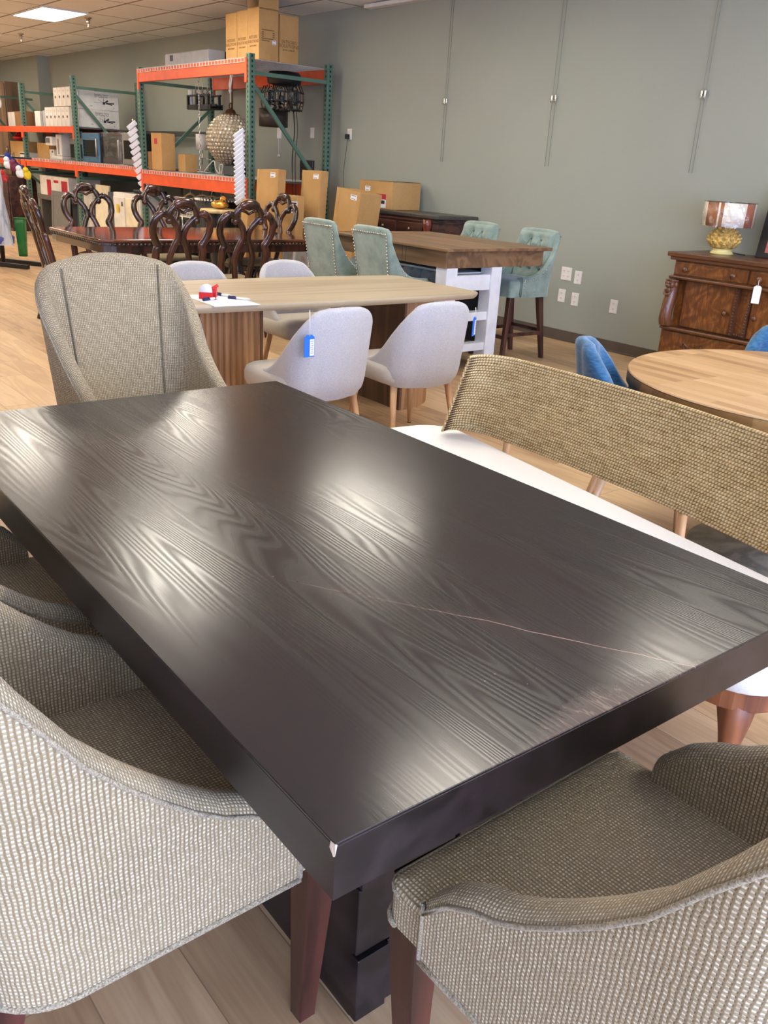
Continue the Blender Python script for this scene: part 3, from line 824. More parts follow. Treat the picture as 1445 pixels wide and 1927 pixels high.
# ---------------------------------------------------------------- grey scoop chairs
M_linen = fabric('pale_grey_linen', srgb(174,170,169), srgb(207,204,202), 420, bump=.35, stretch=(.35,.35,1.6), mott=.15)
M_linen2 = fabric('grey_linen_seat', srgb(178,170,156), srgb(206,198,184), 420, bump=.35, mott=.15)
M_beech = wood('beech_leg', srgb(190,140,92), srgb(226,184,136), 2, .4, fine=.35)
GZ = [(0,.475),(.06,.495),(.14,.56),(.22,.665),(.29,.755),(.35,.803),(.41,.82),(.5,.825),(.62,.827)]
def scoop(label, loc, rz, group='grey scoop chairs at the pale table'):
    t = thing('upholstered_chair', label, 'chair', loc, rz, group)
    path = ushape(.245, -.19, -.50, .11, bow=.025)
    def lean(p, z, s, L):
        w = sm(.12,.5,-p.y); o = Vector((0,-1,0))*(.16*w*max(0,z-.42))
        d = max(0,.44-z)/.09
        o += Vector((-p.x,-(p.y+.28),0))*(.14*min(1,d)**2)
        return o
    zb = lambda s, L: interp(min(s,L-s), [(0,.40),(.1,.37),(.3,.352),(.6,.345)])
    mb = MB(); rim, bot, inn = shell(mb, path, lambda s,L: interp(min(s,L-s),GZ), zb, .045, lean, nz=12, inner_to=.42)
    mb.build('backrest', M_linen, t)
    mb = MB(); P = rrect(-.262,.262,-.46,.0,.09,6); rows = []
    for f, z in ((-.09,.365),(-.03,.375),(0,.40),(.0,.44),(-.03,.462),(-.12,.476),(-.35,.482)):
        rows.append([(p[0]*(1+f), -.23+(p[1]+.23)*(1+f), z) for p in P])
    mb.grid(rows, False, True, True, None, True)
    for r_, fl in ((rows[0],True),(rows[-1],False)):
        b = len(mb.v); mb.v += [Vector(p) for p in r_]; f = list(range(b,b+len(r_)))
        if fl: f.reverse()
        mb.f.append(f); mb.sm.append(True); mb.uv.append(None)
    mb.build('seat', M_linen2, t)
    for sx, y0, y1 in ((-1,-.06,-.03),(1,-.06,-.03),(-1,-.40,-.47),(1,-.40,-.47)):
        mb = MB(); mb.tube([(sx*.185,y0,.38),(sx*.205,(y0+y1)/2,.2),(sx*.225,y1,.006)], [.021,.017,.0115], 12); l = mb.build('leg', M_beech, t)
        mb = MB(); mb.tube([(sx*.2251,y1,.007),(sx*.226,y1,0)], .012, 10); mb.build('glide', M_blk, l)
    return t
G1 = scoop('pale grey scoop chair nearest the woven armchair, blue tag hanging on its back', (-3.965,2.515,0), PI/2+.02)
copy_tree(G1, (-3.955,3.205,0), PI/2-.06, 'pale grey scoop chair right of the tagged one, beside the white-legged table')
copy_tree(G1, (-4.79,2.675,0), -PI/2-.05, 'pale grey scoop chair across the pale table, behind the tape dispenser')
copy_tree(G1, (-4.76,3.375,0), -PI/2-.03, 'pale grey scoop chair across the pale table, in front of the green stools')
M_tagb = plain('blue_card', srgb(32,110,214), .6)
def hangtag(label, loc, rz, w=.058, h=.105, strip=True, mat=None, drop=.06, rot=None):
    t = thing('price_tag', label, 'price tag', loc, rz, rot=rot)
    m = MB(); m.prism([(-w/2,-h),(w/2,-h),(w/2,-.012),(w/2-.014,0),(-w/2+.014,0),(-w/2,-.012)], -.0008, .0008, M=Matrix.Rotation(PI/2,4,'X')); m.build('card', mat or M_tagb, t)
    if strip:
        m = MB(); m.box(w*.05,w*.47,-.0016,-.0009,-h*.95,-h*.2); s = m.build('sticker', M_paper, t)
        m = MB()
        for k in range(7): m.box(w*.10+(k % 3)*.002,w*.42-(k % 2)*.003,-.0019,-.00165,-h*(.28+.09*k)-.0022,-h*(.28+.09*k))
        m.build('print', M_slot, s)
    m = MB(); m.tube([(-.002,0,drop),(-.0008,-.003,drop*.5),(0,-.002,-.006)], .0018, 6); m.build('string', M_paper, t)
    return t
hangtag('blue price tag with white sticker hanging on the left grey scoop chair', (-3.40,2.32,.705), PI/2, drop=.115)
hangtag('blue price tag hanging off the right edge of the second grey scoop chair', (-3.43,3.435,.725), PI/2+.5, drop=.05)

# ---------------------------------------------------------------- counter table, brown top and white base
M_brown = wood('brown_table_top', srgb(104,78,54), srgb(142,110,78), 0, .4, fine=.35, bump=.05)
M_wht = plain('white_lacquer', srgb(224,226,228), .4)
M_dkshelf = plain('dark_grey_panel', srgb(62,60,58), .6)
K = thing('counter_table', 'tall counter table with brown top and white shelf base', 'counter table', (0,0,0))
mb = MB(); mb.box(-6.22,-4.745,4.42,5.55,.922,.944); mb.build('tabletop', M_brown, K, bevel=.004)
mb = MB(); mb.box(-6.17,-4.80,4.46,5.51,.80,.922); mb.build('apron', M_brown, K, bevel=.003)
mb = MB()
for x in (-5.30,-5.26): mb.box(x-.0015,x+.0015,4.4585,4.46,.805,.918)
mb.build('drawer_gap', M_dkshelf, K)
for x in (-6.10,-4.86):
    for y in ((4.53,5.0) if x > -5 else (4.76,5.0)):
        mb = MB(); mb.box(x-.06,x+.06,y-.055,y+.055,0,.80); mb.build('leg', M_wht, K, bevel=.003)
for z0, z1 in ((.63,.745),(.40,.465),(.165,.225)):
    for x in (-6.08,-4.855):
        mb = MB(); mb.box(x-.04,x+.04,4.58,4.95,z0,z1); mb.build('rail', M_wht, K, bevel=.003)
for z in (.40,.165):
    mb = MB(); mb.box(-6.08,-4.87,4.50,5.03,z+.01,z+.035); mb.build('shelf', plain('shelf_oak%d' % int(z*100), srgb(150,130,110), .5), K)
mb = MB(); mb.box(-6.08,-4.90,5.0,5.03,.2,.80); mb.build('back_panel', M_dkshelf, K)
mb = MB(); mb.box(-6.04,-4.92,4.68,4.97,.735,.752); mb.build('bottle_shelf', M_wht, K, bevel=.002)
mb = MB()
for k in range(9):
    x = -5.98+k*.115; mb.tube([(x,4.69,.685),(x,4.95,.685)], .048, 14)
mb.box(-6.04,-4.92,4.68,4.97,.62,.635); mb.build('wine_rack', plain('grey_wine_rack', srgb(150,156,158), .4), K)

# ---------------------------------------------------------------- sea-green tufted stools
M_sea = fabric('sea_green_velvet', srgb(108,126,114), srgb(154,172,159), 300, bump=.2, mott=.6, sheen=.5)
M_nail = plain('silver_nailhead', srgb(200,196,184), .25, .9)
M_dkleg = wood('dark_stool_leg', srgb(52,32,26), srgb(92,60,48), 2, .4, fine=.3)
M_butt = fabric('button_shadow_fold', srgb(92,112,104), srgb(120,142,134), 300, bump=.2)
SZ = [(0,.70),(.06,.712),(.13,.735),(.20,.79),(.27,.90),(.33,1.0),(.38,1.045),(.46,1.058),(.6,1.06)]
def stool(label, loc, rz, group='sea-green tufted stools'):
    t = thing('counter_stool', label, 'stool', loc, rz, group)
    path = ushape(.238, -.10, -.44, .055, bow=.01)
    SZ2 = [(0,.695),(.08,.70),(.16,.715),(.22,.76),(.27,.84),(.31,.94),(.34,1.02),(.37,1.05),(.44,1.058),(.6,1.06)]
    lean = lambda p, z, s, L: Vector((0,-1,0))*(.17*sm(.05,.44,-p.y)*max(0,z-.62)) + Vector((p.x,0,0))*(.22*max(0,z-.75))
    mb = MB(); rim, bot, inn = shell(mb, path, lambda s,L: interp(min(s,L-s),SZ2), lambda s,L: .53, .05, lean, nz=12, inner_to=.6)
    mb.build('backrest', M_sea, t)
    # tufted pad on the inside
    mb = MB(); nx, nzz = 37, 37; rows = []
    B_ = [(bx*.11+(.055 if r_ % 2 else 0), .74+r_*.078) for r_ in range(4) for bx in (-1,0,1) if abs(bx*.11+(.055 if r_ % 2 else 0)) < .15]
    for i in range(nx):
        x = lerp(-.188,.188,i/(nx-1)); row = []
        for j in range(nzz):
            z = lerp(.66,1.035,j/(nzz-1)); d = min(math.hypot(x-a, (z-c)*1.0) for a, c in B_)
            puff = .030*(1-math.exp(-(d/.042)**2))
            e = min(1,(.188-abs(x))/.03)*min(1,(1.035-z)/.03)*1.0
            y = -.44-.17*(z-.62)+.048+(puff+.004)*max(0,e)**.5
            row.append((x*(1+.22*max(0,z-.75)), y, z))
        rows.append(row)
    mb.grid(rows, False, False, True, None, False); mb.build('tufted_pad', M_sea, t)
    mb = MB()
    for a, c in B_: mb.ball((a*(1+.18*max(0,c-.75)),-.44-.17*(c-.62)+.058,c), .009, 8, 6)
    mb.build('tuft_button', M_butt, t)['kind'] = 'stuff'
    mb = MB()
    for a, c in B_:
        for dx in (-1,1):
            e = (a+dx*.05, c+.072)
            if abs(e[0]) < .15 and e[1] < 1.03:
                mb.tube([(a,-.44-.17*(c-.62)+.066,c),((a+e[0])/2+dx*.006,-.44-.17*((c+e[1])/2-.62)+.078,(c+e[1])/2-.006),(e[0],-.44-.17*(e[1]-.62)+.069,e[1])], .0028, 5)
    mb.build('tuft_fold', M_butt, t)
    mb = MB(); P = rrect(-.205,.205,-.40,.0,.03,4); rows = []
    for f, z in ((0,.53),(0,.63),(-.02,.655),(-.12,.668),(-.4,.674)): rows.append([(p[0]*(1+f), -.2+(p[1]+.2)*(1+f), z) for p in P])
    mb.grid(rows, False, True, True, None, True)
    for r_, fl in ((rows[0],True),(rows[-1],False)):
        b = len(mb.v); mb.v += [Vector(p) for p in r_]; f = list(range(b,b+len(r_)))
        if fl: f.reverse()
        mb.f.append(f); mb.sm.append(True); mb.uv.append(None)
    mb.build('seat', M_sea, t)
    # nailheads: round the back panel and along the side wings
    mb = MB(); wx = lambda z: 1+.22*max(0,z-.75)
    yo = lambda z: -.443-.17*max(0,z-.62)
    z = .56
    while z < 1.0:
        for sx in (-1,1): mb.ball((sx*.196*wx(z), yo(z)-.001, z), .0072, 7, 4)
        z += .024
    for k in range(19):
        x = lerp(-.196,.196,k/18)*wx(1.01); mb.ball((x, yo(1.012)-.008, 1.012), .0072, 7, 4)
    for sx in (-1,1):
        z = .545
        while z < .68: mb.ball((sx*.239,-.118,z), .0066, 7, 4); z += .022
        for k in range(11):
            y = lerp(-.118,-.36,k/10); zz = interp(-.10-y, SZ2)-.030; mb.ball((sx*.2395*wx(zz), y-.17*sm(.05,.44,-y)*max(0,zz-.62), zz), .0066, 7, 4)
    mb.build('nailhead_trim', M_nail, t)
    for sx in (-1,1):
        mb = MB(); mb.taper((.016,.016),(.024,.024),0,.535,(sx*.19,.012),(sx*.17,-.04)); mb.build('leg', M_dkleg, t, bevel=.002, bseg=1)
        mb = MB(); mb.taper((.016,.017),(.024,.026),0,.535,(sx*.19,-.47),(sx*.17,-.38)); mb.build('leg', M_dkleg, t, bevel=.002, bseg=1)
    mb = MB(); mb.bar((-.185,-.005,.2),(.185,-.005,.2),.022,.03); mb.bar((-.185,-.435,.24),(.185,-.435,.24),.02,.03)
    for sx in (-1,1): mb.bar((sx*.185,0,.22),(sx*.185,-.44,.22),.02,.03)
    mb.build('stretcher', M_dkleg, t)
    return t
S1 = stool('sea-green nailhead stool, left of the two with backs turned, blue tag on its side', (-6.0,4.66,0), -.02)
copy_tree(S1, (-5.285,4.63,0), -.02, 'sea-green nailhead stool, right of the two with backs turned')
copy_tree(S1, (-5.93,5.42,0), PI-.02, 'sea-green tufted stool behind the counter table, left one by the sideboard')
copy_tree(S1, (-5.17,5.36,0), PI-.03, 'sea-green tufted stool fully visible at the right end of the counter table')
hangtag('blue price tag with white sticker hanging left of the left green stool', (-6.27,4.30,.93), .1, w=.075, h=.20, drop=.05)
hangtag('small white price tag at the right shoulder of the left green stool', (-5.745,4.36,1.02), .5, w=.05, h=.09, strip=False, mat=M_paper, drop=.02)

# ---------------------------------------------------------------- round table and blue chairs
n = N('mango_wood_staves'); o = n.obj()
br = n.node('ShaderNodeTexBrick', offset=.43); n.l.new(n.map(o, (1,1,1), rot=(0,0,.07)), br.inputs['Vector'])
br.inputs['Scale'].default_value = 1; br.inputs['Brick Width'].default_value = .62; br.inputs['Row Height'].default_value = .052; br.inputs['Mortar Size'].default_value = .0006
br.inputs['Color1'].default_value = (0,0,0,1); br.inputs['Color2'].default_value = (1,1,1,1); br.inputs['Mortar'].default_value = (.3,.3,.3,1)
p = n.noise(n.map(o, (3,60,3), rot=(0,0,.07)), 1.0, 3, .6); q = n.noise(n.map(o, (1.2,9,1), rot=(0,0,.07)), 1.0, 2, .5, .5)
tt = n.math('ADD', n.math('MULTIPLY', br.outputs['Color'], .42), n.math('ADD', n.math('MULTIPLY', p, .32), n.math('MULTIPLY', q, .3)))
n.set(Base_Color=n.ramp(tt, [(.2,srgb(132,96,58)),(.5,srgb(176,138,92)),(.85,srgb(202,168,124))]), Roughness=.42); n.bump(tt, .08, .001); M_mango = n.m
n = N('mango_stave_edge'); o = n.obj(); s_ = n.sep(o)
ang = n.math('ARCTAN2', s_[1], s_[0])
wn = n.node('ShaderNodeTexWhiteNoise', noise_dimensions='2D'); n.put(wn.inputs['Vector'], n.comb(n.math('FLOOR', n.math('MULTIPLY', ang, 8.0)), n.math('FLOOR', n.math('MULTIPLY', s_[2], 20.0))))
p = n.noise(n.map(o, (30,30,60)), 1.0, 3)
n.set(Base_Color=n.ramp(n.math('ADD', n.math('MULTIPLY', wn.outputs[0], .6), n.math('MULTIPLY', p, .4)), [(.15,srgb(112,80,44)),(.6,srgb(160,120,68)),(.95,srgb(196,156,98))]), Roughness=.5); M_mangoe = n.m
RT = thing('round_table', 'round mango-wood table with thick stave edge at right', 'round table', (-1.54,3.465,0))
mb = MB(); mb.lathe([(0,.742),(.718,.742),(.721,.7455),(.718,.75),(0,.75)], seg=96, smooth=False); mb.build('tabletop', M_mango, RT)
mb = MB(); mb.lathe([(.692,.655),(.705,.66),(.708,.696),(.720,.698),(.720,.742)], seg=96, capt=False); mb.lathe([(0,.70),(.70,.70)], seg=48); mb.build('rim', M_mangoe, RT)
mb = MB(); mb.lathe([(0,0),(.36,0),(.36,.03),(.12,.06),(.09,.12),(.09,.62),(.3,.69),(.3,.70)], seg=40); mb.build('pedestal', wood('grey_pedestal', srgb(92,84,70), srgb(126,116,98), 2, .5), RT)
M_blue = fabric('blue_velvet', srgb(28,70,102), srgb(62,114,150), 70, bump=.15, stretch=(.6,.6,2.2), mott=.45, sheen=.4)
def blue_chair(label, loc, rz):
    t = thing('velvet_chair', label, 'chair', loc, rz, 'blue velvet chairs at the round table')
    path = ushape(.225, -.27, -.46, .15, bow=.03)
    BZ = [(0,.60),(.05,.66),(.12,.77),(.2,.835),(.3,.862),(.5,.87)]
    lean = lambda p, z, s, L: Vector((0,-1,0))*(.18*sm(.08,.46,-p.y)*max(0,z-.42)) + Vector((-p.x,-(p.y+.25),0))*(.25*min(1,max(0,.46-z)/.1)**2) - Vector((p.x,0,0))*(.30*max(0,z-.58))
    mb = MB(); rim, bot, inn = shell(mb, path, lambda s,L: interp(min(s,L-s),BZ), lambda s,L: .36, .06, lean, nz=12, inner_to=.43)
    mb.build('backrest', M_blue, t)
    mb = MB(); P = rrect(-.23,.23,-.42,0,.1,6); rows = []
    for f, z in ((-.1,.37),(0,.40),(0,.44),(-.05,.465),(-.3,.48)): rows.append([(p[0]*(1+f), -.21+(p[1]+.21)*(1+f), z) for p in P])
    mb.grid(rows, False, True, True, None, True)
    for r_, fl in ((rows[0],True),(rows[-1],False)):
        b = len(mb.v); mb.v += [Vector(p) for p in r_]; f = list(range(b,b+len(r_)))
        if fl: f.reverse()
        mb.f.append(f); mb.sm.append(True); mb.uv.append(None)
    mb.build('seat', M_blue, t)
    for sx, y0, y1 in ((-1,-.06,-.02),(1,-.06,-.02),(-1,-.36,-.46),(1,-.36,-.46)):
        mb = MB(); mb.tube([(sx*.16,y0,.38),(sx*.20,y1,0)], [.02,.012], 12); mb.build('leg', M_beech, t)
    return t
b1 = blue_chair('blue velvet chair left of the round table, behind the rope bench', (-1.80,3.18,0), -.95)
copy_tree(b1, (-1.77,3.85,0), -2.50, 'blue velvet chair behind the round table, in front of oak dresser')
# ---------------------------------------------------------------- oak dresser with lamp
n = N('tiger_oak'); o = n.obj()
a = n.noise(n.map(o, (2.6,2.6,3.4)), 1.0, 1.5, .5, .5); fl = n.noise(n.map(o, (22,22,7), rot=(0,.6,0)), 1.0, 3, .65, 2.0)
g = n.math('MULTIPLY_ADD', n.math('SINE', n.math('MULTIPLY', a, 60)), .5, .5)
tt = n.math('ADD', n.math('MULTIPLY', g, .16), n.math('ADD', n.math('MULTIPLY', fl, .72), n.math('MULTIPLY', n.noise(n.map(o, (120,120,4)), 1.0, 2), .25)))
n.set(Base_Color=n.ramp(tt, [(.3,srgb(82,45,17)),(.55,srgb(104,60,24)),(.76,srgb(140,90,44))]), Roughness=.36, Coat_Weight=.2, Coat_Roughness=.15); n.bump(tt, .06, .001); M_tiger = n.m
M_oakd = wood('dark_oak_trim', srgb(62,34,18), srgb(104,62,34), 0, .36, fine=.35, bump=.05, coat=.2)
M_oakv = wood('dark_oak_carving', srgb(72,42,26), srgb(118,74,46), 2, .36, fine=.35, bump=.05, coat=.2)
D = thing('dresser', 'antique tiger-oak dresser with carved corner post against sage wall', 'dresser', (-3.40,6.15,0))
hw = .63
mb = MB(); mb.box(-hw-.03,hw+.03,-.055,.52,.95,.985); mb.build('top_board', M_oakd, D, bevel=.008)
mb = MB(); mb.box(-hw-.01,hw+.01,-.035,.51,.925,.952); mb.build('cornice', M_oakd, D, bevel=.006)
mb = MB(); mb.box(-hw+.02,hw-.02,.0,.50,.80,.925); mb.box(-hw+.05,hw-.05,.04,.50,.42,.80); mb.box(-hw,hw,-.005,.50,.10,.40); mb.build('case', M_tiger, D, bevel=.003)
for z0, z1, e in ((.785,.808,.035),(.398,.422,.045)):
    mb = MB(); mb.box(-hw-.0*e,hw,-e,.505,z0,z1); mb.build('moulding', M_oakd, D, bevel=.008)
def dr(x0, x1, z0, z1, y, knobs, keyhole=True):
    d = MB(); d.box(x0,x1,y-.012,y+.01,z0,z1); d = d.build('drawer', M_tiger, D, bevel=.004)
    for kx in knobs:
        k = MB(); k.lathe([(.008,0),(.009,.012),(.020,.018),(.023,.028),(.016,.036),(0,.038)], seg=16, M=Matrix.Translation((kx,y-.012,(z0+z1)/2-.004)) @ Matrix.Rotation(PI/2,4,'X')); k.build('knob', M_oakv, d)
    if keyhole:
        k = MB(); k.box((x0+x1)/2-.003,(x0+x1)/2+.003,y-.0135,y-.0115,z1-.045,z1-.028); k.build('keyhole', M_slot, d)
    return d
dr(-.60,.015,.818,.915,-.002,(-.49,-.09)); dr(.03,.60,.818,.915,-.002,(.12,.5))
# doors
def door(x0, x1, kx):
    d = MB(); d.box(x0,x1,.022,.042,.43,.78); d = d.build('door', M_tiger, D, bevel=.004)
    k = MB(); k.lathe([(.008,0),(.009,.010),(.018,.016),(.020,.024),(.012,.032),(0,.034)], seg=16, M=Matrix.Translation((kx,.022,.585)) @ Matrix.Rotation(PI/2,4,'X')); k.build('knob', M_oakv, d)
door(-.50,-.08,-.125); door(.07,.50,.115)
mb = MB()
for x in (-.055,.05):
    mb.box(x-.016,x+.016,.01,.045,.43,.78)
    for k in range(16): mb.ball((x,.008,.44+k*.022), .0075, 8, 6)
mb.box(-.06,.06,.02,.045,.43,.455)
for k in range(5): mb.ball((-.045+k*.0225,.018,.443), .0075, 8, 6)
mb.build('beaded_stile', M_oakv, D)
# carved corner posts: a scrolled body under a carved head
def corner(sx):
    x = sx*(hw-.045)
    prof = [(.035,.425),(.055,.44),(.072,.48),(.075,.53),(.066,.59),(.05,.65),(.04,.69),(.043,.72),(.05,.75),(.045,.78)]
    m = MB(); P = []
    for z_, d_ in [(z, d) for d, z in prof]:
        row = []
        for k in range(12):
            a = 2*PI*k/12; row.append((x+.042*cos(a)*(1+.1*cos(2*a)), .02-d_*.9+.045*sin(a)*1.2, z_))
        P.append(row)
    m.grid(P, False, True, True, None, True)
    q = m.build('corner_post', M_oakv, D)
    m = MB()
    for k in range(5): m.tube(spline([(x-.03+.015*k,-.07+.004*abs(k-2),.43),(x-.026+.013*k,-.098+.004*abs(k-2),.50),(x-.012+.006*k,-.085,.60)],5), [.008]*5+[.005]*6, 6)
    m.build('leaf_carving', M_oakv, q)
    m = MB()
    m.ball((x,-.055,.745), (.04,.036,.038), 14, 10); m.ball((x,-.088,.737), (.024,.02,.017), 10, 8); m.ball((x-.02,-.082,.757), (.013,.012,.01), 8, 6); m.ball((x+.02,-.082,.757), (.013,.012,.01), 8, 6)
    m.ball((x,-.07,.70), (.022,.02,.028), 10, 8); m.tube([(x-.028,-.07,.70),(x-.022,-.088,.672),(x,-.092,.664),(x+.022,-.088,.672),(x+.028,-.07,.70)], .009, 8)
    m.tube([(x-.042,-.05,.772),(x,-.085,.778),(x+.042,-.05,.772)], .010, 8)
    for s2 in (-1,1): m.ball((x+s2*.043,-.04,.745), (.012,.02,.022), 8, 6)
    m.build('carved_head', M_oakv, q)
corner(-1); corner(1)
d = dr(-.60,.60,.135,.385,-.006,(), True)
for hx in (-.33,.33):
    m = MB(); m.tube(spline([(hx-.075,-.03,.305),(hx-.05,-.045,.315),(hx,-.06,.295),(hx+.05,-.045,.285),(hx+.08,-.03,.295)],5), .007, 8)
    m.tube(spline([(hx-.06,-.035,.30),(hx-.03,-.05,.27),(hx+.02,-.055,.265),(hx+.065,-.04,.285)],5), .006, 8)
    for e in (-.08,.085): m.ball((hx+e,-.03,.302), .012, 10, 8)
    m.build('pull', M_oakv, d)
for sx in (-1,1):
    for y in (.03,.46):
        m = MB(); m.box(sx*(hw-.04)-.035,sx*(hw-.04)+.035,y-.035,y+.035,0,.10); m.build('foot', M_oakd, D, bevel=.006)
mb = MB(); mb.box(.02,.06,-.06,-.058,.62,.76)
hangtag('white notched price tag hanging from a dresser drawer knob', (-3.265,6.085,.825), .25, w=.055, h=.125, strip=False, mat=M_paper, drop=.04)
# lamp
n = N('clear_wrap'); tr = n.node('ShaderNodeBsdfTransparent'); gg = n.node('ShaderNodeBsdfGlossy'); gg.inputs['Roughness'].default_value = .12
f = n.noise(n.map(n.obj(), (9,9,9)), 1.0, 4, .6, 1.5); bn = n.node('ShaderNodeBump'); n.put(bn.inputs['Height'], f); bn.inputs['Strength'].default_value = 1; bn.inputs['Distance'].default_value = .03
n.l.new(bn.outputs[0], gg.inputs['Normal']); mx = n.node('ShaderNodeMixShader'); mx.inputs[0].default_value = .16
n.l.new(tr.outputs[0], mx.inputs[1]); n.l.new(gg.outputs[0], mx.inputs[2]); n.l.new(mx.outputs[0], n.n['Material Output'].inputs[0]); M_wrap = n.m
L = thing('table_lamp', 'yellow artichoke table lamp with striped plastic-wrapped shade on the dresser', 'lamp', (-3.785,6.40,.985))
M_glaze = plain('yellow_glaze', srgb(206,170,92), .22, var=.25, vs=30)
M_glazel = plain('cream_glaze', srgb(220,204,136), .25)
mb = MB(); mb.lathe([(0,0),(.085,0),(.088,.008),(.082,.02),(.07,.028),(.075,.04),(0,.045)], seg=32); mb.build('foot', M_glazel, L)
mb = MB(); mb.lathe([(0,.04),(.07,.042),(.105,.075),(.112,.105),(.098,.15),(.06,.19),(.025,.205),(0,.207)], seg=28)
random.seed(11)
for row, (z, r, nn) in enumerate(((.065,.10,13),(.088,.115,13),(.112,.115,13),(.137,.105,12),(.160,.085,10),(.180,.06,8),(.195,.035,6))):
    for k in range(nn):
        a = 2*PI*(k+.5*(row % 2))/nn
        Mx = Matrix.Translation((r*cos(a), r*sin(a), z)) @ Matrix.Rotation(a,4,'Z') @ Matrix.Rotation(.5,4,'Y')
        mb.ball((-.006,0,0), (.010,.021,.021), 8, 6, M=Mx); mb.ball((.001,0,.013), (.006,.010,.009), 6, 5, M=Mx)
mb.build('artichoke_body', M_glaze, L)
mb = MB(); mb.tube([(0,0,.2),(0,0,.36)], .008, 8); mb.build('stem', M_brass, L)
n = N('striped_shade'); ux = n.sep(n.uvc())
st = n.ramp(ux[0], [(0,srgb(236,224,198)),(.07,srgb(160,98,58)),(.155,srgb(236,224,198)),(.165,srgb(160,98,58)),(.19,srgb(240,232,214)),(.33,srgb(160,96,62)),(.41,srgb(238,228,206)),(.50,srgb(160,98,58)),(.60,srgb(236,224,198)),(.72,srgb(160,98,58)),(.82,srgb(236,224,198))], 'CONSTANT')
f = n.noise(n.map(n.obj(), (26,26,9), rot=(0,.6,0)), 1.0, 3, .6, 1.0)
n.set(Base_Color=st, Roughness=.5, Coat_Weight=1.0, Coat_Roughness=.06)
bn = n.bump(f, .9, .012); n.l.new(bn, n.b.inputs['Coat Normal']); n.b.inputs['Normal'].default_value = (0,0,0)
for l_ in list(n.b.inputs['Normal'].links): n.l.remove(l_)
M_shade = n.m
mb = MB(); P = []; U = []; sg = 64
for (r, z) in ((.186,.205),(.188,.29),(.19,.375)):
    P.append([(r*cos(2*PI*k/sg-2.45), r*sin(2*PI*k/sg-2.45), z) for k in range(sg+1)]); U.append([(k/sg, z) for k in range(sg+1)])
mb.grid(P, False, False, True, U, True); mb.build('shade', M_shade, L, solid=.003)
random.seed(21); mb = MB(); P = []
for i in range(18):
    f = i/17; row = []
    for k in range(90):
        a = 2*PI*k/90; rr = .192+.004*sin(11*a+9*f)+random.uniform(-.0022,.0022); row.append((rr*cos(a), rr*sin(a), .200+.182*f+(random.uniform(-.004,.004) if i in (0,17) else 0)))
    P.append(row)
mb.grid(P, False, True, True, None, True); mb.build('plastic_wrap', M_wrap, L)
mb = MB(); mb.tube([(.188*cos(2*PI*k/40),.188*sin(2*PI*k/40),.376) for k in range(40)], .003, 6, True); mb.bar((-.188,0,.36),(.188,0,.36),.004,.004); mb.build('shade_ring', M_blk, L)
mb = MB(); mb.tube(spline([(.08,.02,.02),(.12,.05,.012),(.14,.1,.006)],5), .004, 6); mb.build('cord', M_blk, L)
t = thing('framed_picture', 'dark framed picture with red tones leaning at the right edge of the dresser', 'picture', (-3.235,6.50,.9855), 0, rot=(-.15,0,0))
mb = MB(); mb.box(-.33,.33,0,.02,0,.5); mb.build('frame', M_blk, t, bevel=.004)
n = N('red_print'); f = n.noise(n.map(n.obj(), (9,9,14)), 1.0, 4, .6, 1.0)
n.set(Base_Color=n.ramp(f, [(.3,srgb(120,48,44)),(.5,srgb(196,108,98)),(.7,srgb(150,70,60))]), Roughness=.3)
mb = MB(); mb.box(-.26,.27,-.003,.0,.04,.44); mb.build('print', n.m, t)
# ---------------------------------------------------------------- dark sideboard
M_sbd = wood('dark_cherry', srgb(44,24,20), srgb(84,50,40), 0, .38, fine=.3, bump=.05, coat=.2)
M_sbtop = plain('dark_stone_top', srgb(70,66,60), .35, var=.15, vs=30)
SB = thing('sideboard', 'dark cherry breakfront sideboard against sage wall behind counter table', 'sideboard', (-7.62,6.20,0))
pol = [(-.98,.49),(-.98,.10),(-.40,.10),(-.36,0),(.62,0),(.68,.02),(.98,.36),(.98,.49)]
pol = [(-.93,.48),(-.93,.10),(-.36,.10),(-.33,0),(.70,0),(.75,.03),(.84,.48)]
def off(P, e): return [(x+(e if x > 0 else -e), y-(e if y < .3 else 0)) for x, y in P]
mb = MB(); mb.prism(off(pol,.03), 1.005, 1.045); mb.build('top', M_sbtop, SB, bevel=.008)
mb = MB(); mb.prism(pol, .08, 1.005); mb.build('case', M_sbd, SB, bevel=.004)
mb = MB(); mb.prism(off(pol,.02), 0, .08); mb.build('plinth', M_sbd, SB, bevel=.006)
mb = MB(); mb.prism(off(pol,.012), .965, .985); mb.build('moulding', M_sbd, SB, bevel=.004)
for x0, x1 in ((-.27,.12),(.17,.56)):
    d = MB(); d.box(x0,x1,-.014,0,.12,.80); d = d.build('door', M_sbd, SB, bevel=.004)
    m = MB(); m.box(x0+.06,x1-.06,-.018,-.012,.18,.74); m.build('raised_panel', M_sbd, d, bevel=.012)
for x0, x1 in ((-.27,.12),(.17,.56)):
    d = MB(); d.box(x0,x1,-.014,0,.83,.95); d = d.build('drawer', M_sbd, SB, bevel=.004)
    m = MB(); m.ball(((x0+x1)/2,-.03,.89), .012, 10, 8); m.build('knob', M_brass, d)
d = MB(); d.box(-.87,-.42,.086,.10,.12,.95); d = d.build('door', M_sbd, SB, bevel=.004)
m = MB(); m.box(-.80,-.49,.082,.09,.18,.88); m.build('raised_panel', M_sbd, d, bevel=.012)
M_col = wood('red_cherry_column', srgb(84,36,28), srgb(128,62,48), 2, .3, fine=.3, coat=.4)
for x in (.645,-.32):
    m = MB(); m.lathe([(.05,.08),(.05,.12),(.036,.14),(.04,.5),(.036,.9),(.05,.93),(.05,1.0)], (x,-.02,0), 20); m.build('column', M_col, SB)
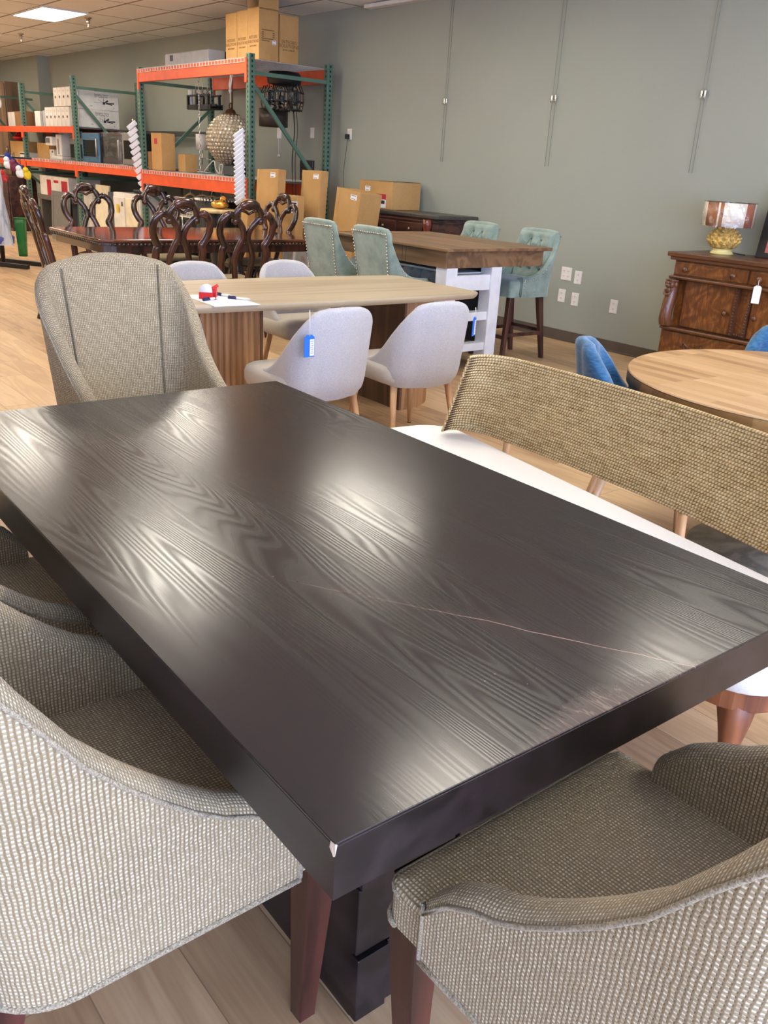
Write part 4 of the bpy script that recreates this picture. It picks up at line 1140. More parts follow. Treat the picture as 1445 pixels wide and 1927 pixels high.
# ---------------------------------------------------------------- carved dining set
M_carv = wood('carved_mahogany', srgb(34,18,14), srgb(80,44,34), 2, .22, fine=.3, bump=.05, coat=.5)
M_ctop = wood('polished_mahogany_top', srgb(58,28,20), srgb(108,60,42), 1, .10, fine=.25, bump=.0, coat=.8)
CT = thing('dining_table', 'dark polished mahogany dining table with carved edge, far left', 'dining table', (-7.93,3.95,0))
pt = [(-.60,-1.08),(.60,-1.08),(.66,-.98),(.66,1.0),(.6,1.1),(-.6,1.1),(-.66,1.0),(-.66,-.98)]
sc_ = lambda P, k: [(x*k, y*(1-(1-k)*.6)) for x, y in P]
mb = MB(); mb.prism(sc_(pt,1.0), .755, .78); mb.build('tabletop', M_ctop, CT, bevel=.008)
mb = MB(); mb.prism(sc_(pt,.985), .728, .756); 
random.seed(2)
for k in range(52):
    y = -1.0+k*.0385; mb.ball((.645,y,.738), (.014,.016,.014), 8, 6)
for k in range(28): mb.ball((-.57+k*.043,-1.07,.738), (.018,.014,.014), 8, 6)
mb.build('carved_edge', M_carv, CT, bevel=.004)
mb = MB(); mb.prism(sc_(pt,.93), .66, .73); mb.build('apron', M_carv, CT, bevel=.004)
for y in (-.55,.55):
    m = MB(); m.lathe([(.0,.10),(.09,.10),(.11,.2),(.13,.3),(.08,.42),(.06,.52),(.10,.62),(.12,.67)], (0,y,0), 20); m.build('pedestal', M_carv, CT)
    for a in (.5,2.64,3.64,5.78):
        m = MB(); m.tube(spline([(.05*cos(a),y+.05*sin(a),.30),(.22*cos(a),y+.22*sin(a),.27),(.40*cos(a),y+.40*sin(a),.12),(.52*cos(a),y+.52*sin(a),.03),(.58*cos(a),y+.58*sin(a),.05)],6), [.05]*8+[.04]*8+[.035]*9, 10); m.build('scroll_leg', M_carv, CT)
M_seatp = fabric('gold_seat_cloth', srgb(120,104,76), srgb(176,158,120), 200, mott=.4)
def carved(label, loc, rz, group='carved pierced-back chairs'):
    t = thing('carved_chair', label, 'chair', loc, rz, group)
    ln = lambda z: -.44-.23*max(0,z-.46)-.05*max(0,z-.8)
    V_ = lambda x, z: (x, ln(z), z)
    for sx in (-1,1):
        m = MB(); pts = spline([V_(sx*.205,.44),V_(sx*.205,.60),V_(sx*.205,.74),V_(sx*.190,.785),V_(sx*.218,.83),V_(sx*.245,.90),V_(sx*.235,.985),V_(sx*.18,1.035),V_(sx*.125,1.02),V_(sx*.105,.99)],6)
        m.tube(pts, [.033 if i < 20 else .031 if i < 44 else .027 for i in range(len(pts))], 10, sq=(1.0,.85)); m.ball(V_(sx*.118,.985), .031, 10, 8)
        m.build('stile', M_carv, t)
        m = MB(); pts = spline([V_(sx*.055,.48),V_(sx*.075,.58),V_(sx*.085,.68),V_(sx*.05,.79),V_(sx*.022,.85),V_(sx*.035,.92),V_(sx*.085,.985),V_(sx*.125,1.02),V_(sx*.10,1.075)],6)
        m.tube(pts, .027, 10, sq=(1.0,.8)); m.build('splat', M_carv, t)
        m = MB(); m.tube(spline([(sx*.205,-.44,.46),(sx*.205,-.46,.25),(sx*.205,-.54,0)],5), [.028]*5+[.02]*6, 10); m.build('leg', M_carv, t)
        m = MB(); m.tube(spline([(sx*.215,-.03,.42),(sx*.235,-.0,.34),(sx*.215,-.02,.15),(sx*.22,.01,.03),(sx*.22,.03,.0)],5), [.036]*3+[.03]*6+[.02]*8+[.026]*4, 10); m.build('leg', M_carv, t)
    m = MB(); pts = spline([V_(-.125,1.0),V_(-.10,1.07),V_(-.05,1.115),V_(0,1.125),V_(.05,1.115),V_(.10,1.07),V_(.125,1.0)],6)
    m.tube(pts, [.025]*10+[.034]*17+[.025]*10, 10)
    m.ball(V_(0,1.105), (.06,.022,.035), 12, 8)
    for k in range(-3,4): m.ball((k*.022, ln(1.1)-.012, 1.105-.004*k*k*.5+.012), (.009,.012,.02), 8, 6)
    m.tube(spline([V_(-.07,1.07),V_(-.03,1.06),V_(0,1.045),V_(.03,1.06),V_(.07,1.07)],5), .012, 8)
    m.build('crest', M_carv, t)
    m = MB(); P = [(-.25,0),(-.2,-.45),(.2,-.45),(.25,0),(.12,.035),(-.12,.035)]; m.prism(P, .39, .45); m.tube(spline([(-.2,-.445,.46),(-.1,-.45,.49),(0,-.45,.475),(.1,-.45,.49),(.2,-.445,.46)],5), .02, 8); m.build('seat_frame', M_carv, t, bevel=.01)
    m = MB(); rows = []
    for f, z in ((1.0,.45),(.99,.47),(.9,.488),(.5,.50)): rows.append([(x*f*.94, -.21+(y+.21)*f*.94, z) for x, y in P])
    m.grid(rows, False, True, True, None, False); b = len(m.v); m.v += [Vector(p) for p in rows[-1]]; m.f.append(list(reversed(range(b,b+6)))); m.sm.append(True); m.uv.append(None)
    m.build('seat', M_seatp, t)
    return t
c1 = carved('carved dark chair, left of the two at the near side, back to the viewer', (-7.21,3.29,0), PI/2)
copy_tree(c1, (-7.20,3.90,0), PI/2-.04, 'carved dark chair, right of the two at the near side, back to the viewer')
copy_tree(c1, (-8.62,3.50,0), -PI/2, 'carved dark chair across the mahogany table, seen through it left, before white cabinets')
copy_tree(c1, (-8.60,4.23,0), -PI/2, 'carved dark chair across the mahogany table, half hidden behind a near chair')
copy_tree(c1, (-8.22,4.70,0), PI+.15, 'carved dark chair at the right end of the mahogany table, by the cartons')
copy_tree(c1, (-7.95,3.12,0), -.12, 'carved dark chair at left end of the mahogany table, seen in profile')
# ---------------------------------------------------------------- pallet racking
GREEN = srgb(88,120,102)
M_post = m_rackpost('green_rack_steel', GREEN)
M_green = plain('green_brace_steel', GREEN, .45)
M_or = plain('orange_beam_steel', srgb(232,92,46), .42)
M_deck = plain('galvanised_wire', srgb(206,204,198), .45, .2)
M_dkdeck = plain('shelf_board', srgb(92,88,80), .7)
RK = thing('pallet_rack', 'green and orange steel pallet racking along the sage wall', 'storage rack', (0,0,0))
YF, YB = 5.47, 6.52
FR = [(-9.29,2.55),(-12.17,2.53),(-14.62,2.52),(-17.10,2.50),(-19.55,2.50)]
for x, h in FR:
    for y in (YF,YB):
        m = MB(); m.box(-.04,.04,-.036,.036,0,h); m.box(-.06,.06,-.06,.06,0,.008); m.build('upright_post', M_post, RK, bevel=.004, loc=(x,y,0))
    zs = [.2,1.05,2.36]
    for z in zs:
        m = MB(); m.bar((x,YF+.03,z+.0),(x,YB-.03,z),.03,.04); m.build('cross_brace', M_green, RK)
    for z0, z1 in (((1.2,2.08),(1.0,.25)) if x == -12.17 else ((2.25,1.17),(1.0,.25))):
        m = MB(); m.bar((x,YF+.03,z0),(x,YB-.03,z1),.03,.04); m.build('diagonal_brace', M_green, RK)
def beam(x0, x1, z0, z1, y, step=True):
    m = MB(); s = -1 if y < 6 else 1
    m.box(x0+.04,x1-.04,y-.045 if s < 0 else y+.0,y+.0 if s < 0 else y+.045,z0,z1)
    for x, a in ((x0,1),(x1,-1)):
        m.box(min(x+a*.005,x+a*.05),max(x+a*.005,x+a*.05),y-.05 if s < 0 else y+.03,y-.03 if s < 0 else y+.05,z0-.09,z1+.01)
    return m.build('beam', M_or, RK, bevel=.003)
def deck(x0, x1, z):
    m = MB()
    for k in range(int((x1-x0)/.075)):
        x = x0+.06+k*.075; m.bar((x,YF-.03,z+.003),(x,YB+.03,z+.003),.005,.005)
        m.bar((x,YF-.049,z+.006),(x,YF-.049,z-.036),.011,.007)
    for y in (YF-.04,YF+.2,YF+.45,YF+.7,YF+.95,YB+.03): m.bar((x0+.05,y,z+.007),(x1-.05,y,z+.007),.006,.006)
    m.bar((x0+.05,YF-.0495,z-.036),(x1-.05,YF-.0495,z-.036),.005,.005)
    m.build('wire_deck', M_deck, RK)
def board(x0, x1, z):
    m = MB(); m.box(x0+.05,x1-.05,YF+.01,YB,z-.02,z+.002); m.build('shelf_board', M_dkdeck, RK)
X = [f[0] for f in FR]
for y in (YF-.0,YB):
    beam(X[1],X[0],2.35,2.50,y); beam(X[1],X[0],1.08,1.255,y)
    beam(X[2],X[1],1.155,1.285,y)
    beam(X[3],X[2],1.155,1.285,y); beam(X[3],X[2],1.71,1.805,y)
    beam(X[4],X[3],1.155,1.285,y); beam(X[4],X[3],1.71,1.805,y)
m = MB(); m.box(X[2]+.04,X[1]-.04,YB-.02,YB+.03,1.74,1.81); m.build('back_rail', plain('dark_steel', srgb(60,62,60), .5), RK)
deck(X[1],X[0],2.50); deck(X[1],X[0],1.255)
board(X[1],X[0],1.25)
for a, b in ((2,1),(3,2),(4,3)): board(X[a],X[b],1.285); deck(X[a],X[b],1.287)
board(X[3],X[2],1.805); board(X[4],X[3],1.805)

# ---------------------------------------------------------------- cartons and boxes
n = N('corrugated_card'); f = n.noise(n.map(n.obj(), (3,3,3)), 1.0, 3); g = n.noise(n.map(n.obj(), (60,60,240)), 1.0, 2)
n.set(Base_Color=n.ramp(n.math('ADD', n.math('MULTIPLY', f, .6), n.math('MULTIPLY', g, .4)), [(.3,srgb(176,134,82)),(.7,srgb(204,164,108))]), Roughness=.8, Specular_IOR_Level=.2); n.bump(g, .05, .001); M_card = n.m
M_cardd = plain('brown_card', srgb(150,108,68), .8)
M_tape = plain('packing_tape', srgb(196,156,98), .25)
M_ink = plain('faded_ink', srgb(118,84,48), .8)
M_whb = plain('white_carton', srgb(226,220,210), .6)
M_greyb = plain('grey_carton', srgb(176,176,178), .6)
M_inkd = plain('black_ink', srgb(40,38,40), .6)
M_redp = plain('red_print', srgb(186,34,52), .6)
def carton(name, label, x0, x1, y0, y1, z0, z1, mat, group=None, rot=None, cat='box', seam=True, rz=0, tape=True):
    cx, cy = (x0+x1)/2, (y0+y1)/2
    t = thing(name, label, cat, (cx,cy,z0), rz, group, rot)
    w, d, h = (x1-x0)/2, (y1-y0)/2, z1-z0
    m = MB(); m.box(-w,w,-d,d,0,h-.004); m.build('body', mat, t, bevel=.004, bseg=1)
    if seam:
        m = MB(); m.box(-w,w,-d,-.002,h-.004,h); m.box(-w,w,.002,d,h-.004,h); m.build('flap', mat, t, bevel=.001, bseg=1)
    if tape:
        m = MB(); m.box(-w-.001,w+.001,-.025,.025,h,h+.001); m.box(w,w+.0012,-.025,.025,h-.08,h+.001); m.build('tape', M_tape, t)
    return t
def sticker(t, face, x, y, z, w, h, mats=None, lines=3, name='shipping_label'):
    """label on face; x,y,z local"""
    M_ = text_on(face, x, y, z)
    m = MB(); m.box(-w/2,w/2,-h/2,h/2,0,.0012, M=M_); s = m.build(name, mats or M_paper, t)
    m = MB()
    for k in range(lines):
        y0 = h*.32-k*h*.64/max(1,lines-1) if lines > 1 else 0
        m.box(-w*.38,w*(.38-.15*(k % 2)),y0-h*.05,y0+h*.05,.0012,.002, M=M_)
    m.build('print', M_inkd, s)
    return s
# tall flat-pack cartons on top of the rack, with their printing
def int_carton(label, x0, x1, y0, y1, z0, z1, faces):
    t = carton('tall_carton', label, x0, x1, y0, y1, z0, z1, M_card, 'printed tall cartons on the rack top', tape=False)
    cx, cy = (x0+x1)/2, (y0+y1)/2
    for face, c, size in faces:
        pos = {'y-': (c-cx, y0-cy-.0008, 0), 'x+': (x1-cx+.0008, c-cy, 0)}[face]
        h = (z1-z0)
        for s_, zz, k in (('INTEGRIS',.44,1.0),('SOLUTIONS',.355,1.0),('BATH CABINET',.27,.5)):
            text_mesh(s_, size*k, 'lettering', M_ink, t, text_on(face, pos[0], pos[1], zz*h))
    return t
zt_ = 2.507
int_carton('narrow tall carton printed with two words, leftmost on the rack top', -10.07,-9.815,5.60,5.98,zt_,3.005,[('y-',-9.94,.044)])
int_carton('tall printed carton second from left on the rack top', -9.805,-9.575,5.60,5.98,zt_,3.01,[('y-',-9.69,.042)])
oc = int_carton('open-topped tall carton with raised flap, at the rack corner', -9.57,-9.33,5.60,5.855,zt_,3.02,[('y-',-9.45,.042)])
m = MB(); m.box(.112,.12,-.125,.125,.50,.632); m.box(-.12,-.115,-.127,.127,.49,.60); m.box(-.12,.112,.12,.127,.49,.60); m.build('raised_flap', M_card, oc)
m = MB()
for k, (w, zz) in enumerate(((.16,.30),(.03,.275),(.03,.255),(.03,.235),(.15,.215),(.10,.195))):
    m.box(.1202,.1208,-.09,-.09+w,zz-.005,zz+.004)
    if 0 < k < 4: m.box(.1202,.1208,.05,.075,zz-.005,zz+.004)
m.build('printed_lines', M_ink, oc)
sticker(oc, 'x+', .1202, .07, .185, .05, .04, lines=2)
m = MB(); m.box(.1202,.1208,-.02,.02,.0,.07); m.build('tape', M_tape, oc)
int_carton('tall printed carton behind the open-topped one, nearest the wall', -9.565,-9.33,5.87,6.12,zt_,2.985,[('x+',5.995,.048)])
sb = carton('long_carton', 'long silver-white carton lying on the left of the rack top', -11.9,-10.72,5.72,5.95,zt_,2.70, M_greyb, tape=False)
sticker(sb, 'y-', -.42, -.1155, .14, .09, .07, M_inkd, 0)
m = MB(); m.box(-.60,-.59,-.116,.116,.01,.185); m.build('end_print', plain('pink_print', srgb(206,178,186), .5), sb)
t = thing('lampshade', 'small dark shade lying behind the silver carton on the rack top', 'lampshade', (-11.05,6.15,zt_))
m = MB(); m.lathe([(.16,0),(.10,.14),(.06,.22),(.0,.225)], seg=24); m.build('shade', M_blk, t)
# middle shelf of the right bay
zm = 1.267
ct = carton('tall_box', 'tall cardboard box with red sticker on the middle rack shelf', -11.97,-11.66,5.50,5.70,zm,1.735, M_card)
m = MB(); m.box(-.06,.03,-.1015,-.0995,.33,.40); m.build('red_sticker', M_redp, ct)
carton('small_box', 'small cardboard box left of the tall one with red sticker', -12.10,-11.985,5.50,5.75,zm,1.50, M_cardd, 'small boxes on the middle shelf')
carton('small_box', 'small cardboard box right of the tall one with red sticker', -11.50,-11.30,5.66,5.84,zm,1.49, M_card, 'small boxes on the middle shelf')
# sconce lamp
M_ivory = plain('ivory_shade', srgb(238,232,222), .7)
t = thing('desk_lamp', 'slim chrome lamp with small white drum shade beside the crystal globe', 'lamp', (-11.66,6.10,zm))
m = MB(); m.lathe([(0,0),(.13,0),(.12,.012),(.02,.02),(0,.02)], seg=24); m.build('base', M_ivory, t)
m = MB(); m.tube([(0,0,.02),(.0,0,.19),(.01,0,.29)], .008, 8); m.ball((0,0,.19), .014, 8, 6); m.tube([(0,0,.19),(.22,.02,.17)], .006, 8); m.build('stem', M_chrome, t)
m = MB(); m.lathe([(.08,.29),(.08,.49)], seg=28, capb=False, capt=False); m.build('shade', M_ivory, t, solid=.003)
t = thing('cable_coil', 'loose white cords coiled on the middle rack shelf', 'cable', (-11.0,5.9,zm))
m = MB(); m.tube(spline([(-.25,0,.01),(-.1,.02,.12),(.05,.0,.16),(.15,-.03,.06),(.2,0,.01),(.1,.05,.10),(.28,.0,.12),(.32,-.04,.01)],6), .008, 6); m.build('cord', M_ivory, t)
t = thing('handbag', 'black bag with arched handle on the middle rack shelf under the globe', 'bag', (-10.10,5.75,zm))
m = MB(); m.taper((.20,.08),(.185,.06),0,.13); m.build('body', M_blk, t, bevel=.015)
m = MB(); m.tube(spline([(-.12,0,.12),(-.07,0,.18),(0,0,.19),(.07,0,.18),(.12,0,.12)],5), .010, 8); m.build('handle', M_blk, t)
t = thing('tablet_box', 'black flat panel standing at the right end of the middle shelf', 'panel', (-9.47,6.36,zm), .0)
m = MB(); m.box(-.13,.15,-.015,.015,0,.235); m.build('panel', M_blk, t, bevel=.006)
m = MB(); m.box(.05,.10,-.0165,-.015,.01,.05); m.build('sticker', M_paper, t)
# ---------------------------------------------------------------- lamps hanging under the top deck
n = N('crystal_beads'); sp = n.sep(n.uvc())
fx = n.math('ABSOLUTE', n.math('SUBTRACT', n.math('FRACT', n.math('MULTIPLY', sp[0], 46.0)), .5)); fy = n.math('ABSOLUTE', n.math('SUBTRACT', n.math('FRACT', n.math('MULTIPLY', sp[1], 26.0)), .5))
M_bead = plain('crystal_bead', srgb(178,164,140), .08, 0, .8, var=.2, vs=25)
M_beadn = plain('bead_net', srgb(150,136,112), .5, var=.2, vs=20)
M_bronze = plain('bronze_cap', srgb(84,56,38), .4, .5)
gl = thing('globe_chandelier', 'big crystal-beaded globe chandelier hanging inside the rack', 'chandelier', (-10.38,5.83,1.685))
m = MB(); m.ball((0,0,0), (.295,.295,.295), 40, 24); m.build('net_sphere', M_beadn, gl)
m = MB(); nb = 0
for i in range(1,21):
    a = -PI/2+PI*i/21; nr = max(4,int(42*cos(a)))
    for k in range(nr):
        p = 2*PI*(k+.5*(i % 2))/nr; r = .298
        Mx = Matrix.Translation((r*cos(a)*cos(p), r*cos(a)*sin(p), r*sin(a))) @ Matrix.Rotation(p,4,'Z') @ Matrix.Rotation(-a,4,'Y')
        # faceted octagonal bead
        w = .0195; q = [(0.0,w*cos(PI/4*j+PI/8),w*sin(PI/4*j+PI/8)) for j in range(8)]; tp = [(.010,y*.55,z*.55) for _,y,z in q]
        m.add(q+tp, [tuple(range(8,16))]+[(j,(j+1)%8,8+(j+1)%8,8+j) for j in range(8)], False, None, Mx)
ob = m.build('crystal_beads', M_bead, gl); ob['kind'] = 'stuff'
m = MB(); m.lathe([(.13,.262),(.12,.285),(.07,.30),(.055,.335),(.03,.35),(0,.352)], seg=24); m.build('cap', M_bronze, gl)
m = MB(); m.tube([(.032*cos(2*PI*k/16),0,.385+.032*sin(2*PI*k/16)) for k in range(16)], .006, 6, True); m.build('ring', M_bronze, gl)
m = MB(); m.tube([(0,0,.415),(0,0,.80)], .005, 6); m.build('cord', M_ivory, gl)
def rod(label, x, y, z0, z1, r, mat, kind='hanging rod'):
    t = thing(kind.replace(' ','_'), label, kind, (x,y,0)); m = MB(); m.tube([(0,0,z0),(0,0,z1)], r, 6); m.build('rod', mat, t); return t
rod('thin dark rod hanging left of the globe chandelier', -10.55,5.95,2.0,2.49,.009,M_bronze)
t = thing('hanging_chain', 'silver chain hanging in the rack left of the globe', 'chain', (-11.05,5.75,0))
m = MB()
for k in range(34):
    z = 2.48-k*.036; a = (k % 2)*PI/2
    m.tube([(.010*cos(a)*cos(2*PI*j/8), .010*sin(a)*cos(2*PI*j/8), z+.021*sin(2*PI*j/8)) for j in range(8)], .0035, 5, True)
m.build('links', M_chrome, t)
t = thing('knotted_string', 'pale knotted string hanging above the globe chandelier', 'string', (-10.12,5.68,0))
m = MB(); m.tube(spline([(0,0,2.47),(.01,0,2.36),(-.02,0,2.28),(.015,0,2.2)],5), .007, 6); m.tube(spline([(.05,0,2.47),(.045,0,2.35),(.01,0,2.25),(-.02,0,2.19)],5), .005, 6); m.ball((.0,0,2.22), .02, 8, 6); m.build('string', M_ivory, t)
# candle fixture
M_glassy = N('clear_glass_tube'); M_glassy.set(Base_Color=(1,1,1), Roughness=.03, Transmission_Weight=1.0, IOR=1.3); M_glassy = M_glassy.m
cf = thing('linear_chandelier', 'black framed linear chandelier with glass tubes hanging under the rack top', 'chandelier', (-11.34,5.98,2.05))
m = MB()
for x in (-.30,-.06,.26):
    for y in (-.08,.08): m.bar((x,y,0),(x,y,.17),.03,.03)
for y in (-.08,.08):
    m.bar((-.3,y,.025),(.33,y,.025),.02,.06); m.bar((-.3,y,.165),(.3,y,.165),.02,.02)
m.bar((-.40,0,.05),(.33,0,.05),.02,.03)
m.box(-.3,.33,-.08,.08,0,.012); m.build('frame', M_blk, cf)
for x in (-.35,-.16,.02,.16):
    m = MB(); m.lathe([(.033,.06),(.033,.24)], (x,-.02,0), 14, capb=False, capt=False); m.build('glass_tube', M_ivory if x < -.3 else M_glassy, cf)
    m = MB(); m.lathe([(.010,.06),(.010,.19),(0,.2)], (x,-.02,0), 8); m.build('candle', M_ivory, cf)
m = MB()
for x in (-.25,-.05,.10,.24): m.tube([(x,0,.17),(x*.9,0,.45)], .003, 5)
m.build('wires', M_ivory, cf)
# caged lamps + drum
cg = thing('caged_chandelier', 'dark chandelier of wire-caged glass shades hanging at the rack end', 'chandelier', (-9.62,6.12,2.06)); cg.scale = (.8,.8,1.15)
m = MB(); m.lathe([(.0,.33),(.22,.33),(.26,.29),(.24,.22),(.10,.20),(0,.20)], seg=24); m.build('body', M_blk, cg)
for k, (x, y) in enumerate(((-.30,-.1),(-.1,-.16),(.12,-.12),(.30,-.02),(.14,.14),(-.16,.12))):
    m = MB(); m.lathe([(.06,0),(.085,.06),(.085,.15),(.05,.2)], (x,y,-.02), 14, capb=False, capt=False); g_ = m.build('glass_shade', M_glassy, cg)
    m = MB()
    for a in range(6):
        p = 2*PI*a/6; m.tube([(x+.07*cos(p),y+.07*sin(p),-.03),(x+.095*cos(p),y+.095*sin(p),.05),(x+.095*cos(p),y+.095*sin(p),.14),(x+.05*cos(p),y+.05*sin(p),.21)], .006, 5)
    for z, r in ((-.02,.075),(.06,.097),(.14,.097)): m.tube([(x+r*cos(2*PI*j/14),y+r*sin(2*PI*j/14),z) for j in range(14)], .006, 5, True)
    m.build('wire_cage', M_blk, g_)
    m = MB(); m.ball((x,y,.08), .03, 10, 8); m.build('bulb', M_ivory, g_)
m = MB()
for dx, dy, zz in ((.24,.02,-.95),(.26,0,-.75),(.30,.03,-.85)): m.tube(spline([(dx*.8,dy,.1),(dx+.03,dy,-.2),(dx-.02,dy,-.5),(dx+.02,dy,zz)],6), .006, 5)
m.build('power_cord', M_blk, cg)
t = thing('drum_pendant', 'brown-black drum lampshade hanging at the end of the rack', 'lampshade', (-9.98,6.20,1.86))
m = MB(); m.lathe([(.175,0),(.175,.20)], seg=36, capb=False, capt=False); m.build('shade', plain('brown_drum', srgb(72,62,54), .35, .3), t, solid=.004)
m = MB(); m.tube([(0,0,.2),(0,0,.62)], .006, 6); m.bar((-.174,0,.19),(.174,0,.19),.006,.006); m.build('stem', M_blk, t)
# ---------------------------------------------------------------- clip strips with white packets
M_pack = plain('white_packet', srgb(232,232,236), .35)
def strip(x, y, z_top, z_bot, nn, lab, rz, sway):
    t = thing('clip_strip', lab[0], 'clip strip', (x,y,0), rz)
    m = MB(); m.tube(spline([(0,0,z_top+.06),(sway*.3,0,(z_top*2+z_bot)/3),(sway,0,z_bot-.0)],6), .004, 6); m.ball((0,0,z_top+.065), .012, 8, 6); m.build('strip', M_ivory, t)
    for k in range(nn):
        f = k/(nn-1); z = lerp(z_top,z_bot,f); sx = sway*f*(.4+.6*f)
        p = thing('hanging_packet', lab[1], 'packet', (x+sx*cos(rz),y+sx*sin(rz)-.012,z), rz, lab[2], rot=(.25,-.66 if k < nn-1 or nn > 13 else -1.3,rz))
        m = MB(); m.box(-.072,.072,-.035,.004,-.030,.028) if nn < 14 else m.box(-.07,.07,-.035,.004,-.022,.020); m.build('box', M_pack, p, bevel=.006)
        m = MB(); m.box(-.05,.05,-.0357,-.0348,-.018,.014); m.build('card', M_paper, p)
strip(-12.25,5.37,1.82,.95,12,('clip strip of white packets hanging on the left rack post','white boxed packet on the left clip strip by the microwaves','white packets on the left clip strip'), 1.0, .16)
strip(-9.35,5.365,1.74,1.03,16,('clip strip of white packets hanging on the corner rack post','white boxed packet on the right clip strip beside the crystal globe','white packets on the right clip strip'), 1.0, .01)
# ---------------------------------------------------------------- middle bay: ceiling-fan cartons, microwaves
def fan_carton(label, z0, dx=0):
    t = carton('fan_carton', label, -15.02,-14.73,5.57,6.23,z0,z0+.265, M_whb, 'flat white ceiling-fan cartons', tape=False)
    X_ = .1455
    for s_, zz in (('Designer Series',.222),('52" Ceiling Fan',.192)): text_mesh(s_, .036, 'lettering', M_inkd, t, text_on('x+', X_, .05, zz))
    c = (.09,.105)
    def blade(m, a, l, w):
        d = Vector((cos(a),sin(a)*.45)); nn = Vector((-d.y,d.x)).normalized()*w
        q = [Vector(c)+d*.03+nn*.5,Vector(c)+d*.03-nn*.5,Vector(c)+d*l-nn,Vector(c)+d*l+nn]
        m.add([(X_+.0006,p.x,p.y) for p in q], [(0,1,2,3)])
    m = MB(); blade(m,.05,.17,.010); blade(m,.9,.11,.016); blade(m,-.3,.14,.008)
    m.box(X_-.001,X_+.0008,.07,.11,.085,.12); m.box(X_-.001,X_+.0008,.083,.091,.12,.16); m.build('fan_picture', M_inkd, t)
    m = MB(); blade(m,2.3,.14,.006); blade(m,3.1,.16,.006); m.box(X_-.001,X_+.0005,-.14,-.10,.045,.06); m.box(X_-.001,X_+.0005,.24,.255,.03,.055); m.build('grey_print', M_greyb, t)
    return t
fan_carton('upper flat white ceiling-fan carton seen through the green rack end', 2.075)
fan_carton('lower flat white ceiling-fan carton under an identical carton', 1.808)
M_sblue = plain('blue_film_steel', srgb(72,108,136), .35)
M_steel = plain('brushed_steel', srgb(170,166,160), .35, .7)
M_bglass = plain('black_glass', srgb(18,18,20), .08)
def microwave(label, x0, x1, y0, y1, z0, z1, face, rz=0, film=False):
    t = thing('microwave', label, 'microwave', ((x0+x1)/2,(y0+y1)/2,z0), rz, 'microwaves on the rack')
    w, d, h = (x1-x0)/2, (y1-y0)/2, z1-z0
    m = MB(); m.box(-w,w,-d+.02,d,0.01,h); m.build('body', M_blk, t, bevel=.006)
    m = MB(); m.box(-w,w,-d,-d+.02,.01,h); m.build('front', face, t, bevel=.004)
    m = MB(); m.box(-w+.06,w-.06,-d-.004,-d,.09,h-.10); m.build('window', M_bglass, t, bevel=.004)
    m = MB(); m.tube([(w-.035,-d-.03,.08),(w-.035,-d-.03,h-.08)], .012, 8); m.bar((w-.035,-d,.09),(w-.035,-d-.03,.09),.012,.012); m.bar((w-.035,-d,h-.09),(w-.035,-d-.03,h-.09),.012,.012); m.build('handle', M_steel, t)
    return t
zs_ = 1.292
microwave('blue-filmed built-in microwave at left of the middle rack shelf', -14.55,-13.86,5.52,5.95,zs_,1.72, M_sblue)
t = microwave('black microwave wrapped in clear plastic, middle one of the rack shelf', -13.78,-13.12,5.56,5.95,zs_,1.71, M_blk)
random.seed(9); m = MB(); P = []
for i in range(24):
    row = []
    for k in range(40):
        a = 2*PI*k/40; sq = max(abs(cos(a)),abs(sin(a))); f = i/23
        rx = .355*(1-.0*f)+random.uniform(-.012,.012)
        row.append((rx*cos(a)/sq, (.225+random.uniform(-.01,.01))*sin(a)/sq, f*.45+(random.uniform(-.02,.03) if i == 23 else 0)))
    P.append(row)
m.grid(P, False, True, True); m.build('plastic_wrap', M_wrap, t)
microwave('steel-fronted microwave at right of the rack shelf beside the clip strip', -13.04,-12.50,5.54,5.78,zs_,1.73, M_steel)
# ---------------------------------------------------------------- left bays
def slim_box(label, x, z, w=.17, h=.29, y=5.58):
    t = carton('slim_carton', label, x, x+w-.004, y, y+.4, z, z+h, M_whb, 'slim white cartons standing in rows', tape=False, seam=False)
    m = MB(); m.ball((0,-.2005,h*.5), (.028,.001,.02), 10, 6); m.tube([(-.02,-.2005,h*.47),(.02,-.2005,h*.42)], .004, 5); m.build('picture', M_inkd, t)
    m = MB(); m.box(-.04,.04,-.201,-.2,h*.80,h*.83); m.box(-.03,.03,-.201,-.2,h*.74,h*.765); m.build('print', M_greyb, t)
    return t
for k, w_ in enumerate(('leftmost','second from left','third from left','fourth from left','fifth from left','sixth from left, beside the green post')):
    slim_box('slim white carton, lower row on upper shelf, %s' % w_, -16.30+k*.19, 1.81, .185, .30)
for k, w_ in enumerate(('left','second','third','rightmost')):
    slim_box('slim white carton in the short upper row, %s of four' % w_, -15.83+k*.19, 2.114, .185, .285)
gb = carton('white_box', 'white and grey box beside the diagonal brace of the upper shelf', -16.95,-16.68,5.62,5.95,1.81,2.06, M_whb, tape=False)
gb2 = carton('grey_box', 'grey box leaning behind the diagonal brace on the upper shelf', -16.66,-16.38,5.66,5.95,1.81,2.07, M_greyb, tape=False)
wb = carton('open_carton', 'cardboard carton with a white side at far left of the upper shelf', -18.3,-17.3,5.58,6.0,1.81,2.06, M_cardd, tape=False)
m = MB(); m.box(-.505,-.12,-.214,-.211,.0,.24); m.box(.32,.37,-.214,-.211,.03,.2); m.build('white_panel', M_whb, wb)
cb1 = carton('cardboard_box', 'cardboard box on the lower shelf right of the far left post', -16.96,-16.36,5.62,6.0,zs_,1.55, M_card)
cb2 = carton('cardboard_box', 'cardboard box far left of the lower shelf under a red item', -18.35,-17.55,5.58,6.0,zs_,1.56, M_card)
t = thing('red_appliance', 'red glossy item standing on the far left cardboard box', 'appliance', (-18.25,5.72,1.562))
